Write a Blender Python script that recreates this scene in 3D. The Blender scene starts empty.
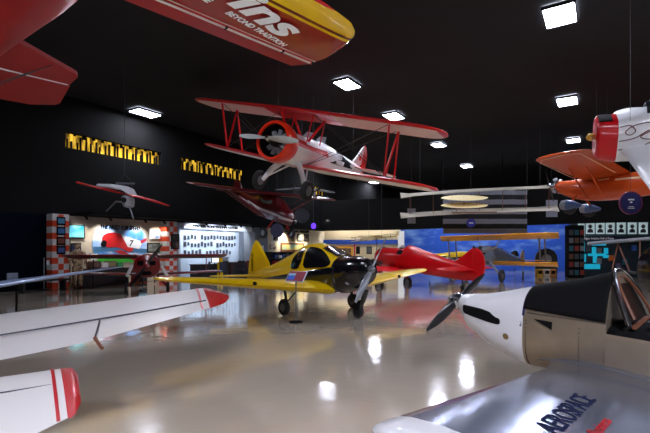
import bpy, bmesh, math, random
from mathutils import Vector, Matrix, Euler
random.seed(7)
col = bpy.context.scene.collection
scn = bpy.context.scene
F, CX, HY, EYE = 433.0, 325.0, 249.0, 1.6
PI = math.pi

# ------------------------------------------------------------------ materials
def lin(c):
    def f(v):
        v /= 255.0
        return v/12.92 if v <= .04045 else ((v+.055)/1.055)**2.4
    return (f(c[0]), f(c[1]), f(c[2]), 1)
MATS = {}
def mat(name, c, rough=.5, metal=0, coat=0, var=.12, scale=6, bump=0, emit=0, alpha=1, trans=0, ec=None):
    if name in MATS: return MATS[name]
    m = bpy.data.materials.new(name); m.use_nodes = True; n = m.node_tree; b = n.nodes['Principled BSDF']
    col_ = lin(c)
    tc = n.nodes.new('ShaderNodeTexCoord'); nz = n.nodes.new('ShaderNodeTexNoise'); nz.inputs['Scale'].default_value = scale; nz.inputs['Detail'].default_value = 4
    n.links.new(tc.outputs['Object'], nz.inputs['Vector'])
    mx = n.nodes.new('ShaderNodeMix'); mx.data_type = 'RGBA'
    mx.inputs[6].default_value = tuple(v*(1-var) for v in col_[:3])+(1,); mx.inputs[7].default_value = tuple(min(1, v*(1+var)) for v in col_[:3])+(1,)
    n.links.new(nz.outputs['Fac'], mx.inputs[0]); n.links.new(mx.outputs[2], b.inputs['Base Color'])
    b.inputs['Roughness'].default_value = rough; b.inputs['Metallic'].default_value = metal
    b.inputs['Coat Weight'].default_value = coat; b.inputs['Coat Roughness'].default_value = .08
    b.inputs['Transmission Weight'].default_value = trans; b.inputs['Alpha'].default_value = alpha
    if bump:
        bp = n.nodes.new('ShaderNodeBump'); bp.inputs['Strength'].default_value = bump; bp.inputs['Distance'].default_value = .02
        n.links.new(nz.outputs['Fac'], bp.inputs['Height']); n.links.new(bp.outputs[0], b.inputs['Normal'])
    if emit:
        b.inputs['Emission Color'].default_value = lin(ec or c); b.inputs['Emission Strength'].default_value = emit
    MATS[name] = m
    return m
def spec(m, v):
    m.node_tree.nodes['Principled BSDF'].inputs['Specular IOR Level'].default_value = v; return m
def ramp_mat(name, axis, lo, hi, stops, rough=.35, coat=.5, scale_vec=None, var=0):
    """bands of paint along one object axis; stops = [(pos in metres, rgb)]"""
    m = mat(name, (200, 200, 200), rough, coat=coat); n = m.node_tree; b = n.nodes['Principled BSDF']
    tc = n.nodes.new('ShaderNodeTexCoord'); sp = n.nodes.new('ShaderNodeSeparateXYZ'); n.links.new(tc.outputs['Object'], sp.inputs[0])
    mr = n.nodes.new('ShaderNodeMapRange'); mr.inputs['From Min'].default_value = lo; mr.inputs['From Max'].default_value = hi
    n.links.new(sp.outputs[axis], mr.inputs['Value'])
    cr = n.nodes.new('ShaderNodeValToRGB'); cr.color_ramp.interpolation = 'CONSTANT'
    el = cr.color_ramp.elements
    while len(el) > 1: el.remove(el[-1])
    for i, (p, c) in enumerate(stops):
        q = max(0, min(1, (p-lo)/(hi-lo)))
        e = el[0] if i == 0 else el.new(q)
        e.position = q; e.color = lin(c)
    n.links.new(mr.outputs[0], cr.inputs[0]); n.links.new(cr.outputs[0], b.inputs['Base Color'])
    return m
RED = spec(mat('gloss_red_paint', (192, 12, 20), .3, coat=.22, var=.08), .3)
DRED = spec(mat('deep_red_paint', (140, 10, 18), .3, coat=.25, var=.1), .3)
MAROON = mat('dark_maroon_paint', (96, 18, 22), .35, coat=.4, var=.15)
ORG = spec(mat('orange_red_cowl_paint', (222, 46, 16), .3, coat=.3, var=.05), .3)
ORANGE = spec(mat('orange_paint', (186, 72, 22), .3, coat=.25, var=.1), .3)
WHITE = mat('white_paint', (226, 226, 228), .35, coat=.4, var=.04)
CREAMW = mat('off_white_fabric', (214, 210, 202), .6, var=.1, scale=4, bump=.15)
YEL = spec(mat('yellow_paint', (240, 196, 4), .3, coat=.3, var=.05), .35)
GOLD = mat('golden_yellow_fabric', (236, 165, 30), .5, coat=.2, var=.06)
BLACK = mat('gloss_black_paint', (16, 16, 20), .18, coat=.7, var=.1)
MBLACK = spec(mat('matte_black_paint', (14, 14, 15), .9, var=.1), .15)
RUB = mat('black_rubber', (26, 26, 27), .8, var=.2, bump=.2, scale=30)
ALU = mat('polished_aluminium', (190, 194, 202), .22, metal=1, var=.12, scale=3)
SKIN = mat('worn_aluminium_skin', (172, 156, 134), .36, metal=.75, var=.22, scale=5, bump=.04)
STEEL = mat('grey_steel', (130, 133, 138), .4, metal=.8)
DSTEEL = mat('dark_steel', (52, 54, 58), .45, metal=.7)
GLASS = mat('smoked_clear_canopy', (28, 34, 40), .05, coat=1, var=.05, alpha=.75)
WOODY = mat('varnished_wood', (112, 66, 34), .4, coat=.4, var=.3, scale=12)
MUSLIN = mat('cream_muslin', (206, 196, 172), .8, var=.12, scale=5, bump=.1)
GREYP = mat('grey_paint', (120, 128, 140), .4, coat=.3)
BLUE = mat('navy_blue_paint', (28, 34, 92), .4, coat=.3)
RBLUE = mat('royal_blue_paint', (26, 66, 160), .5)
TAN = mat('brown_leather', (104, 58, 34), .5)
CABLE = mat('thin_dark_cable', (58, 60, 64), .6, metal=.3)
PAPER = mat('white_card', (226, 228, 232), .7, var=.03)
def hexm(c, rough=.6): return mat('paint_%02x%02x%02x' % c, c, rough, var=.08)

# ------------------------------------------------------------------ mesh builder
class B:
    def __init__(s): s.v = []; s.f = []; s.m = []
    def add(s, vs, fs, mi=0, T=None):
        o = len(s.v); s.v += [(T @ Vector(v)) if T else Vector(v) for v in vs]
        for i, f in enumerate(fs): s.f.append([o+k for k in f]); s.m.append(mi if isinstance(mi, int) else mi[i])
        return s
    def box(s, c, d, rz=0, mi=0, bev=0, T=None):
        x, y, z = d[0]/2, d[1]/2, d[2]/2; e = min(bev, x*.9, y*.9, z*.9) if bev else 0
        M = (T or Matrix()) @ Matrix.Translation(c) @ Matrix.Rotation(rz, 4, 'Z')
        if not e:
            vs = [(a*x, b*y, g*z) for a in (-1, 1) for b in (-1, 1) for g in (-1, 1)]
            return s.add(vs, [(0, 1, 3, 2), (4, 6, 7, 5), (0, 4, 5, 1), (2, 3, 7, 6), (0, 2, 6, 4), (1, 5, 7, 3)], mi, M)
        bm = bmesh.new(); bmesh.ops.create_cube(bm, size=1, matrix=Matrix.Diagonal((d[0], d[1], d[2], 1)))
        bmesh.ops.bevel(bm, geom=bm.edges[:], offset=e, segments=2, affect='EDGES')
        bm.verts.index_update(); s.add([v.co[:] for v in bm.verts], [[v.index for v in f.verts] for f in bm.faces], mi, M); bm.free(); return s
    def loft(s, rings, mi=0, cap=True, T=None, closed=False):
        n = len(rings[0]); vs = [p for r in rings for p in r]; fs = []; ms = []
        R = len(rings)
        for i in range(R if closed else R-1):
            j = (i+1) % R
            for k in range(n):
                fs.append((i*n+k, i*n+(k+1) % n, j*n+(k+1) % n, j*n+k))
        if cap and not closed: fs.append(tuple(range(n))[::-1]); fs.append(tuple((R-1)*n+k for k in range(n)))
        if callable(mi):
            for f in fs:
                c = Vector((0, 0, 0))
                for k in f: c += Vector(vs[k])
                ms.append(mi(c/len(f)))
        else: ms = mi
        return s.add(vs, fs, ms, T)
    def tube(s, p0, p1, r0, r1=None, n=10, mi=0, flat=1, T=None):
        return s.path([p0, p1], [r0, r0 if r1 is None else r1], n, mi, T, flat)
    def path(s, pts, rs, n=8, mi=0, T=None, flat=1):
        pts = [Vector(p) for p in pts]; rings = []
        if not isinstance(rs, (list, tuple)): rs = [rs]*len(pts)
        up = Vector((0, 0, 1)); ref = None
        for i, p in enumerate(pts):
            d = (pts[min(i+1, len(pts)-1)]-pts[max(i-1, 0)]).normalized()
            if ref is None: ref = d.cross(up) if abs(d.z) < .95 else d.cross(Vector((0, 1, 0)))
            a = (ref-d*ref.dot(d)).normalized(); b_ = d.cross(a); ref = a
            rings.append([p+a*math.cos(t)*rs[i]*flat+b_*math.sin(t)*rs[i] for t in [2*PI*k/n for k in range(n)]])
        return s.loft(rings, mi, True, T)
    def lathe(s, prof, axis='x', n=24, mi=0, T=None, c=(0, 0, 0), cap=True):
        rings = []
        for (a, r) in prof:
            ring = []
            for k in range(n):
                t = 2*PI*k/n; u, w = r*math.cos(t), r*math.sin(t)
                ring.append({'x': (c[0]+a, c[1]+u, c[2]+w), 'y': (c[0]+w, c[1]+a, c[2]+u), 'z': (c[0]+u, c[1]+w, c[2]+a)}[axis])
            rings.append(ring)
        return s.loft(rings, mi, cap, T)
    def plate(s, out, t0, t1, mi=0, T=None):
        """outline (u,v) in local XY, thickness from z=t0 to t1"""
        n = len(out); vs = [(u, v, t0) for u, v in out]+[(u, v, t1) for u, v in out]
        fs = [tuple(range(n))[::-1], tuple(range(n, 2*n))]+[(k, (k+1) % n, n+(k+1) % n, n+k) for k in range(n)]
        return s.add(vs, fs, mi, T)
    def make(s, name, mats, parent=None, loc=None, rot=None, smooth=True, ang=35):
        me = bpy.data.meshes.new(name); me.from_pydata([tuple(v) for v in s.v], [], s.f)
        if not isinstance(mats, (list, tuple)): mats = [mats]
        for m in mats: me.materials.append(m)
        for p, k in zip(me.polygons, s.m): p.material_index = k
        bm = bmesh.new(); bm.from_mesh(me); bmesh.ops.remove_doubles(bm, verts=bm.verts, dist=1e-5)
        bmesh.ops.recalc_face_normals(bm, faces=bm.faces); bm.to_mesh(me); bm.free()
        if smooth:
            me.polygons.foreach_set('use_smooth', [True]*len(me.polygons)); me.set_sharp_from_angle(angle=math.radians(ang))
        o = bpy.data.objects.new(name, me); col.objects.link(o)
        if parent: o.parent = parent
        if loc is not None: o.location = loc
        if rot is not None: o.rotation_euler = rot
        return o
def tag(o, label, cat, group=None, kind=None):
    o['label'] = label; o['category'] = cat
    if group: o['group'] = group
    if kind: o['kind'] = kind
    return o
def thing(name, label, cat, loc=(0, 0, 0), rot=(0, 0, 0), group=None):
    o = bpy.data.objects.new(name, None); col.objects.link(o); o.location = loc; o.rotation_euler = rot; o.empty_display_size = .2
    return tag(o, label, cat, group)
def struct(o): o['kind'] = 'structure'; return o
def dup(o, parent=None):
    c = o.copy(); col.objects.link(c); c.parent = parent
    for ch in list(o.children): dup(ch, c)
    return c
def frame(right, up, org=(0, 0, 0)):
    r = Vector(right).normalized(); u = Vector(up); u = (u-r*u.dot(r)).normalized(); n = r.cross(u)
    M = Matrix((r, u, n)).transposed().to_4x4(); M.translation = Vector(org); return M
def text(name, body, size, m, parent, M, ext=.003, shear=0, bold=0, align='LEFT', sx=1, spacing=1):
    cu = bpy.data.curves.new(name, 'FONT'); cu.body = body; cu.size = size; cu.extrude = ext; cu.shear = shear; cu.offset = bold; cu.align_x = align; cu.space_character = spacing
    ob = bpy.data.objects.new(name, cu); col.objects.link(ob)
    bpy.context.view_layer.update()
    me = bpy.data.meshes.new_from_object(ob.evaluated_get(bpy.context.evaluated_depsgraph_get()))
    bpy.data.objects.remove(ob); me.name = name; me.transform(M @ Matrix.Diagonal((sx, 1, 1, 1)))
    me.materials.clear(); me.materials.append(m)
    o = bpy.data.objects.new(name, me); col.objects.link(o)
    if parent: o.parent = parent
    return o

# ------------------------------------------------------------------ aircraft kit (local: x nose, y port, z up)
AF = [(1, 0), (.85, .18), (.65, .36), (.42, .5), (.24, .5), (.1, .38), (.035, .24), (0, 0), (.035, -.2), (.1, -.3), (.24, -.36), (.42, -.34), (.65, -.22), (.85, -.1)]
def aero(y, xle, z, ch, th, ax='y', tw=0):
    r = []
    for (c, t) in AF:
        px = -c*ch; pz = t*th+c*ch*tw
        r.append((xle+px, y, z+pz) if ax == 'y' else (xle+px, y+t*th, z))
    return r
def interp(st, y):
    for a, b in zip(st, st[1:]):
        if a[0] <= y <= b[0] or (a[0] >= y >= b[0]):
            k = 0 if b[0] == a[0] else (y-a[0])/(b[0]-a[0]); return [a[i]+(b[i]-a[i])*k for i in range(len(a))]
    return st[-1]
def wing(name, st, mats, parent, side=1, paint=None, tip=.5, n=10, both=False, tw=0, sq=False):
    """st = [(y,xle,z,chord,thick)...] for y>=0; rounded tip over the last 'tip' metres"""
    y0, y1 = st[0][0], st[-1][0]; L = []
    ys = [y0+(y1-tip-y0)*i/n for i in range(n+1)] + ([y1-tip+tip*math.sin(PI/2*i/7) for i in range(1, 8)] if tip else [])
    for y in ys:
        q = interp(st, y); k = 1
        if tip and y > y1-tip: k = math.sqrt(max(0, 1-((y-y1+tip)/tip)**2))*.94+.06
        ch = q[3]*k; xle = q[1]-(q[3]-ch)*.38; L.append((y, xle, q[2], ch, max(.012, q[4]*(k**.7))))
    if both: seq = [(-a[0],)+tuple(a[1:]) for a in L[::-1]]+[a for a in L if a[0] > 1e-6]
    else: seq = [(a[0]*side,)+tuple(a[1:]) for a in L]
    rings = [aero(*a, tw=tw) for a in seq]
    b = B(); N = len(AF); vs = [p for r in rings for p in r]; fs = []; ms = []
    for i in range(len(rings)-1):
        for k in range(N):
            fs.append((i*N+k, i*N+(k+1) % N, (i+1)*N+(k+1) % N, (i+1)*N+k))
            c = (AF[k][0]+AF[(k+1) % N][0])/2; up = k < 7
            yy = abs(seq[i][0]+seq[i+1][0])/2
            ms.append(paint(c, up, yy) if paint else 0)
    for e in (tuple(range(N))[::-1], tuple((len(rings)-1)*N+k for k in range(N))): fs.append(e); ms.append(paint(.05, True, y1) if paint else 0)
    b.add(vs, fs, ms)
    return b.make(name, mats, parent, ang=50)
def sup(x, zc, hw, ht, hb, p=2.3, n=28, y=0):
    r = []
    for k in range(n):
        t = 2*PI*k/n; c, s_ = math.cos(t), math.sin(t)
        yy = hw*math.copysign(abs(c)**(2/p), c); zz = (ht if s_ > 0 else hb)*math.copysign(abs(s_)**(2/p), s_)
        r.append((x, y+yy, zc+zz))
    return r
def fuselage(name, st, mats, parent, paint=None, sub=4, n=28, ang=40):
    """st=[(x,zc,halfw,top,bottom,power)] smoothed along x"""
    rings = []
    for i in range(len(st)-1):
        a = st[max(i-1, 0)]; b_ = st[i]; c = st[i+1]; d = st[min(i+2, len(st)-1)]
        for k in range(sub):
            t = k/sub; q = [.5*((2*b_[j])+(-a[j]+c[j])*t+(2*a[j]-5*b_[j]+4*c[j]-d[j])*t*t+(-a[j]+3*b_[j]-3*c[j]+d[j])*t**3) for j in range(6)]
            q[2] = max(q[2], .008); q[3] = max(q[3], .008); q[4] = max(q[4], .008); q[5] = max(1.4, q[5])
            q[0] = b_[0]+(c[0]-b_[0])*t
            rings.append(sup(*q, n=n))
    rings.append(sup(*st[-1], n=n))
    return B().loft(rings, paint or 0).make(name, mats, parent, ang=ang)
def finp(name, out, th, m, parent, y=0, ang=30):
    """vertical surface, outline in (x,z)"""
    T = Matrix(((1, 0, 0, 0), (0, 0, -1, y), (0, 1, 0, 0), (0, 0, 0, 1)))
    n = len(out); cx = sum(p[0] for p in out)/n; cz = sum(p[1] for p in out)/n
    ins = [(cx+(u-cx)*.86, cz+(v-cz)*.9) for u, v in out]
    b = B(); vs = [(u, v, 0) for u, v in out]+[(u, v, th/2) for u, v in ins]+[(u, v, -th/2) for u, v in ins]
    fs = []
    for k in range(n):
        j = (k+1) % n; fs += [(k, j, n+j, n+k), (j, k, 2*n+k, 2*n+j)]
    fs += [tuple(range(n, 2*n)), tuple(range(2*n, 3*n))[::-1]]
    return b.add(vs, fs, 0, T).make(name, m, parent, ang=ang)
def smooth2(pts, it=2):
    for _ in range(it):
        q = []
        for i in range(len(pts)):
            a, b_ = pts[i], pts[(i+1) % len(pts)]
            q += [(a[0]*.75+b_[0]*.25, a[1]*.75+b_[1]*.25), (a[0]*.25+b_[0]*.75, a[1]*.25+b_[1]*.75)]
        pts = q
    return pts
def prop(parent, loc, R, ang, m, hubm=ALU, blades=2, w=.16, pf=1, spin=0, spm=None, tipm=None, rot=(0, 0, 0)):
    """propeller: blades turn in the local y-z plane; ang = direction of first blade"""
    p = B().lathe([(-.06, .07), (.0, .09), (.06, .07), (.1, .03)], n=14).make('propeller', hubm, parent, loc=loc, rot=rot)
    for k in range(blades):
        a = ang+2*PI*k/blades; rings = []
        for i in range(11):
            t = i/10; r = .05+(R-.05)*t
            ch = w*(.35+.65*math.sin(PI*min(1, t*.95+.12))**.7) if t < .93 else w*(.62 if t < .97 else .3)
            tw = math.radians((68-52*t)*pf); th = .035*(1-t)+.008
            ring = []
            for j in range(10):
                q = 2*PI*j/10; c, s_ = math.cos(q)*ch/2, math.sin(q)*th/2
                u = c*math.cos(tw)-s_*math.sin(tw); x = c*math.sin(tw)+s_*math.cos(tw)
                ring.append((x, r*math.cos(a)-u*math.sin(a), r*math.sin(a)+u*math.cos(a)))
            rings.append(ring)
        B().loft(rings, (lambda c, a=a: 1 if math.hypot(c.y, c.z) > R*.88 else 0) if tipm else 0).make('blade', [m, tipm or m], p)
    if spin:
        B().lathe([(-.08, spin), (0, spin*.97), (spin*.7, spin*.75), (spin*1.2, spin*.4), (spin*1.45, .01)], n=20).make('spinner', spm or hubm, p)
    return p
def wheel(parent, c, r, w, hub=None, name='wheel', rot=None):
    t = B(); pr = []
    for k in range(13):
        a = PI*k/12; pr.append((-math.cos(a)*w/2, r-w*.42+math.sin(a)*w*.42))
    pr = [(-w*.36, r*.5)]+pr+[(w*.36, r*.5)]
    o = t.lathe(pr, 'y', 24).make(name, RUB, parent, loc=c, rot=rot)
    B().lathe([(-w*.44, .02), (-w*.42, r*.48), (-w*.2, r*.52), (w*.2, r*.52), (w*.42, r*.48), (w*.44, .02)], 'y', 18).make('wheel_hub', hub or STEEL, o)
    return o
def strut(parent, p0, p1, r, m, name='strut', flat=.5, n=8): return B().tube(p0, p1, r, n=n, flat=flat).make(name, m, parent)
def cables(o, pts, zc=7.97, r=.0035, name='suspension_cable'):
    """vertical steel cables from local points up to the ceiling"""
    W = Matrix.Translation(o.location) @ o.rotation_euler.to_matrix().to_4x4(); I = W.inverted()
    for p in pts:
        w = W @ Vector(p); e = Vector((w.x, w.y, zc)); strut(o, I @ w, I @ e, r, CABLE, name, 1, 6)

# ================================================================== THE HALL
P0 = Vector((-11.1, 17.8, 0)); U = Vector((.5408, .8412, 0)); N = Vector((.8412, -.5408, 0)); UA = math.atan2(U.y, U.x)
def wt(px, off=0):      # distance along the left wall of a thing seen at this bearing, standing off the wall
    r = (px-CX)/F; a, b_ = P0.x+N.x*off, P0.y+N.y*off; return (b_*r-a)/(U.x-U.y*r)
def wz(t, py, off=0): return EYE+(HY-py)/F*(P0.y+U.y*t+N.y*off)
WM = Matrix(((U.x, N.x, 0, P0.x), (U.y, N.y, 0, P0.y), (0, 0, 1, 0), (0, 0, 0, 1)))   # wall frame: x along, y out into the hall, z up
def wallbox(t0, t1, o0, o1, z0, z1): return Matrix.Translation(P0+U*((t0+t1)/2)+N*((o0+o1)/2)+Vector((0, 0, (z0+z1)/2))) @ Matrix.Rotation(UA, 4, 'Z'), (abs(t1-t0), abs(o1-o0), z1-z0)
def WB(name, t0, t1, o0, o1, z0, z1, m, parent=None, bev=0, loc=None):
    """box on the left wall; top-level ones get their own origin"""
    T, d = wallbox(t0, t1, o0, o1, z0, z1)
    if parent is None:
        o = B().box((0, 0, 0), d, bev=bev).make(name, m); o.location = T.translation; o.rotation_euler = (0, 0, UA+PI); return o
    T2 = parent.matrix_basis.inverted() @ T
    return B().box((0, 0, 0), d, bev=bev, T=T2).make(name, m, parent)

# floor: glossy epoxy
fm = mat('glossy_beige_epoxy', (208, 194, 174), .5, coat=0, var=.1, scale=.6); nt = fm.node_tree; bs = nt.nodes['Principled BSDF']
bs.inputs['Roughness'].default_value = .13; bs.inputs['Specular IOR Level'].default_value = .75; bs.inputs['Coat Weight'].default_value = 1; bs.inputs['Coat Roughness'].default_value = .05; bs.inputs['Coat IOR'].default_value = 1.6
tc = nt.nodes.new('ShaderNodeTexCoord'); n1 = nt.nodes.new('ShaderNodeTexNoise'); n1.inputs['Scale'].default_value = 3.4; n1.inputs['Detail'].default_value = 6
bp = nt.nodes.new('ShaderNodeBump'); bp.inputs['Strength'].default_value = .16; bp.inputs['Distance'].default_value = .02
nt.links.new(tc.outputs['Object'], n1.inputs['Vector']); nt.links.new(n1.outputs['Fac'], bp.inputs['Height']); nt.links.new(bp.outputs[0], bs.inputs['Normal']); nt.links.new(bp.outputs[0], bs.inputs['Coat Normal'])
struct(B().box((-2, 16.5, -.1), (56, 61, .2)).make('floor', fm, smooth=False))
DARK = mat('flat_black_ceiling_paint', (45, 46, 48), .95, var=.15, scale=.5)
DWALL = mat('flat_black_wall_paint', (23, 23, 23), .95, var=.15, scale=.5)
for m_ in (DARK, DWALL): m_.node_tree.nodes['Principled BSDF'].inputs['Specular IOR Level'].default_value = .05
struct(B().box((-2, 16.5, 8.15), (56, 61, .3)).make('ceiling', DARK, smooth=False))
struct(B().box((-2, 46.6, 4), (56, .4, 8)).make('wall_back', DWALL, smooth=False))
struct(B().box((26, 16.5, 4), (.4, 61, 8)).make('wall_right', DWALL, smooth=False))
struct(B().box((-2, -13.5, 4), (56, .4, 8)).make('wall_front', DWALL, smooth=False))
T, d = wallbox(-36, 34, -.5, -.2, 0, 8.0)
struct(B().box((0, 0, 0), d, T=T).make('wall_left', DWALL, smooth=False))
# black soffit above the exhibits, hung forward of the left wall
T, d = wallbox(-24, 20.0, -.2, .35, 3.0, 8.0)
# leave the three long openings: build the soffit as bands
def band(t0, t1, z0, z1, name='trim_1'):
    T, d = wallbox(t0, t1, -.2, .1, z0, z1); return (T, d)
b = B()
wins = [(wt(62)+.1, wt(160)), (wt(179), wt(243)), (wt(314), wt(314)+1.4)]
wins = [(w0, w1) for w0, w1 in wins]
Z0, Z1 = 5.85, 6.5
for args in [(-36, 34, 3.0, Z0), (-36, 34, Z1, 8.0), (-36, wins[0][0], Z0, Z1), (wins[0][1], wins[1][0], Z0, Z1), (wins[1][1], wins[2][0], Z0, Z1), (wins[2][1], 34, Z0, Z1)]:
    T, d = band(*args); b.box((0, 0, 0), d, T=T)
struct(b.make('trim_1', DWALL, smooth=False))
# golden lit openings with dark uprights
gm = mat('golden_lit_foil', (235, 180, 30), .4); nt = gm.node_tree; bs = nt.nodes['Principled BSDF']
tc = nt.nodes.new('ShaderNodeTexCoord'); mp = nt.nodes.new('ShaderNodeMapping'); mp.inputs['Scale'].default_value = (3.6, 1, .5)
n1 = nt.nodes.new('ShaderNodeTexNoise'); n1.inputs['Scale'].default_value = 2.6; n1.inputs['Detail'].default_value = 4
cr = nt.nodes.new('ShaderNodeValToRGB'); cr.color_ramp.elements[0].position = .42; cr.color_ramp.elements[0].color = lin((30, 20, 4)); cr.color_ramp.elements[1].position = .62; cr.color_ramp.elements[1].color = lin((250, 200, 60))
nt.links.new(tc.outputs['Object'], mp.inputs[0]); nt.links.new(mp.outputs[0], n1.inputs['Vector']); nt.links.new(n1.outputs['Fac'], cr.inputs[0])
nt.links.new(cr.outputs[0], bs.inputs['Emission Color']); bs.inputs['Emission Strength'].default_value = .62
WN = ['window_1', 'window_2', 'window_3']
for i, (w0, w1) in enumerate(wins):
    o = WB(WN[i], w0, w1, -.19, -.12, Z0, Z1, gm); struct(o)
    k = 0; t = w0+.12
    while t < w1:
        h = random.uniform(.3, .62)
        if k % 3 == 2: WB('window_bar', t, t+random.uniform(.05, .12), -.12, -.02, Z1-random.uniform(.06, .2), Z1, MBLACK, o)
        else: WB('window_bar', t, t+random.uniform(.03, .07), -.12, -.02, Z0, Z0+h, MBLACK, o)
        t += random.uniform(.09, .2)
        k += 1

# ------------------------------------------------ ceiling panel lights
pl = mat('lit_panel', (255, 255, 255), .5, emit=64, ec=(232, 236, 255))
n_ = 0
spots = [(6.35, 11.7, .9), (.85, 16.6, .8), (-8.35, 20.1, .95), (3.27, 20.6, .85), (10.35, 18.5, .9), (6.9, 26.3, .8), (14.45, 25.2, .8), (10.8, 33.0, .85), (.15, 31.7, .9), (4.7, 41, .9),
         (-4.6, 9.5, .8), (13.8, 10, 1), (10.2, 3.2, 1), (.6, -7.9, 3.3)]
for i, (x, y, s) in enumerate(spots):
    lab = ['largest square white LED panel at the top right', 'white LED panel above the middle of the big hanging biplane', 'white LED panel at far left above the golden openings', 'white LED panel just above the biplane right upper wing', 'second LED panel below the largest one at right', 'white LED panel beyond the tip of the biplane upper wing', 'small LED panel right above the orange hanging airplane', 'smallest, most distant LED panel right of the biplane', 'white LED panel hidden behind the hanging biplane', 'white LED panel at the far back behind the biplane lower wing'][i] if i < 10 else 'white LED ceiling panel outside the view of the photo'
    o = thing('ceiling_light', lab, 'light', (x, y, 7.98), (0, 0, math.radians(-33)), 'ceiling panel lights' if i < 10 else 'ceiling lights out of view')
    w = .72*s/.9; h = 1.12*s/.9
    b = B()
    for a in (-1, 1): b.box((a*(w/2+.02), 0, -.05), (.04, h+.08, .1)); b.box((0, a*(h/2+.02), -.05), (w, .04, .1))
    b.make('light_frame', DSTEEL, o, smooth=False)
    B().box((0, 0, -.05), (w, h, .06)).make('diffuser', pl, o, smooth=False)

# ================================================================== BACK WALLS
def seg(name, a, b_, z0, z1, th, m):
    a = Vector(a); b_ = Vector(b_); d = b_-a; o = B().box((0, 0, 0), (d.length, th, z1-z0)).make(name, m, smooth=False)
    o.location = ((a.x+b_.x)/2, (a.y+b_.y)/2, (z0+z1)/2); o.rotation_euler = (0, 0, math.atan2(d.y, d.x)); return o
beige = mat('cream_wall_paint', (206, 190, 160), .8, var=.06, scale=1)
struct(seg('wall_cream', (-.35, 34.9), (6.05, 34.3), 0, 3.6, .2, beige))
sky = mat('painted_sky_mural', (20, 70, 190), .7); nt = sky.node_tree; bs = nt.nodes['Principled BSDF']
tc = nt.nodes.new('ShaderNodeTexCoord'); mp = nt.nodes.new('ShaderNodeMapping'); mp.inputs['Scale'].default_value = (.42, .42, 1.0)
n1 = nt.nodes.new('ShaderNodeTexNoise'); n1.inputs['Scale'].default_value = 1.1; n1.inputs['Detail'].default_value = 6; n1.inputs['Roughness'].default_value = .6
cr = nt.nodes.new('ShaderNodeValToRGB'); e = cr.color_ramp.elements; e[0].position = .5; e[0].color = lin((2, 66, 168)); e[1].position = .8; e[1].color = lin((120, 160, 220))
nt.links.new(tc.outputs['Object'], mp.inputs[0]); nt.links.new(mp.outputs[0], n1.inputs['Vector']); nt.links.new(n1.outputs['Fac'], cr.inputs[0]); nt.links.new(cr.outputs[0], bs.inputs['Base Color'])
struct(seg('wall_mural', (6.0, 34.3), (18.5, 30.2), 0, 4.6, .2, sky))
o = seg('blue_wall_stripe', (-.3, 34.66), (5.9, 34.08), 1.98, 2.34, .03, RBLUE); tag(o, 'long blue painted board across the cream wall behind the yellow and black airplane', 'board')
# hung black fascia
fas = [((-.6, 34.3), (5.75, 31.9)), ((5.75, 31.9), (14.1, 24.2)), ((14.1, 24.2), (17.0, 22.5)), ((17.0, 22.5), (25.8, 18))]
b = B()
for a, c in fas:
    a = Vector((a[0], a[1], 0)); c = Vector((c[0], c[1], 0)); d = c-a
    b.box(((a.x+c.x)/2, (a.y+c.y)/2, 4.2), (d.length, .12, 2.36), rz=math.atan2(d.y, d.x))
struct(b.make('trim_2', DWALL, smooth=False))
struct(B().box((5.95, 33.9, 1.5), (.45, .3, 3.0)).make('trim_3', PAPER, smooth=False))

def at(px, py, Y): return Vector(((px-CX)/F*Y, Y, EYE+(HY-py)/F*Y))
#PART2
# ------------------------------------------------ fuselage skins (windows, badges) that follow the hull
def hull(st, x):
    for a, b_ in zip(st, st[1:]):
        if b_[0] <= x <= a[0]:
            k = (a[0]-x)/(a[0]-b_[0]); return [a[i]+(b_[i]-a[i])*k for i in range(6)]
    return st[0] if x > st[0][0] else st[-1]
def skin(name, st, out, m, parent, side=1, off=.012, ang=40):
    n = len(out); cx = sum(p[0] for p in out)/n; cz = sum(p[1] for p in out)/n; rings = []
    for k in (1, .72, .45, .2, .02):
        ring = []
        for u, v in out:
            x = cx+(u-cx)*k; z = cz+(v-cz)*k; q = hull(st, x); h = q[3] if z > q[1] else q[4]
            r = min(.985, abs(z-q[1])/h); y = q[2]*(1-r**q[5])**(1/q[5])+off
            ring.append((x, y*side, z))
        rings.append(ring)
    return B().loft(rings, 0, True).make(name, m, parent, ang=ang)
def skina(name, st, out, m, parent, side=1, off=.02, ang=40):
    '''hull patch outlined in (x, degrees round the hull)'''
    n = len(out); cx = sum(p[0] for p in out)/n; ca = sum(p[1] for p in out)/n; rings = []
    for k in (1, .75, .5, .25, .02):
        ring = []
        for u, v in out:
            x = cx+(u-cx)*k; t = math.radians(ca+(v-ca)*k); q = hull(st, x); c, s_ = math.cos(t), math.sin(t)
            ring.append((x, side*((q[2]+off)*math.copysign(abs(c)**(2/q[5]), c)), q[1]+(q[3]+off)*abs(s_)**(2/q[5])))
        rings.append(ring)
    return B().loft(rings, 0, True).make(name, m, parent, ang=ang)
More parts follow.
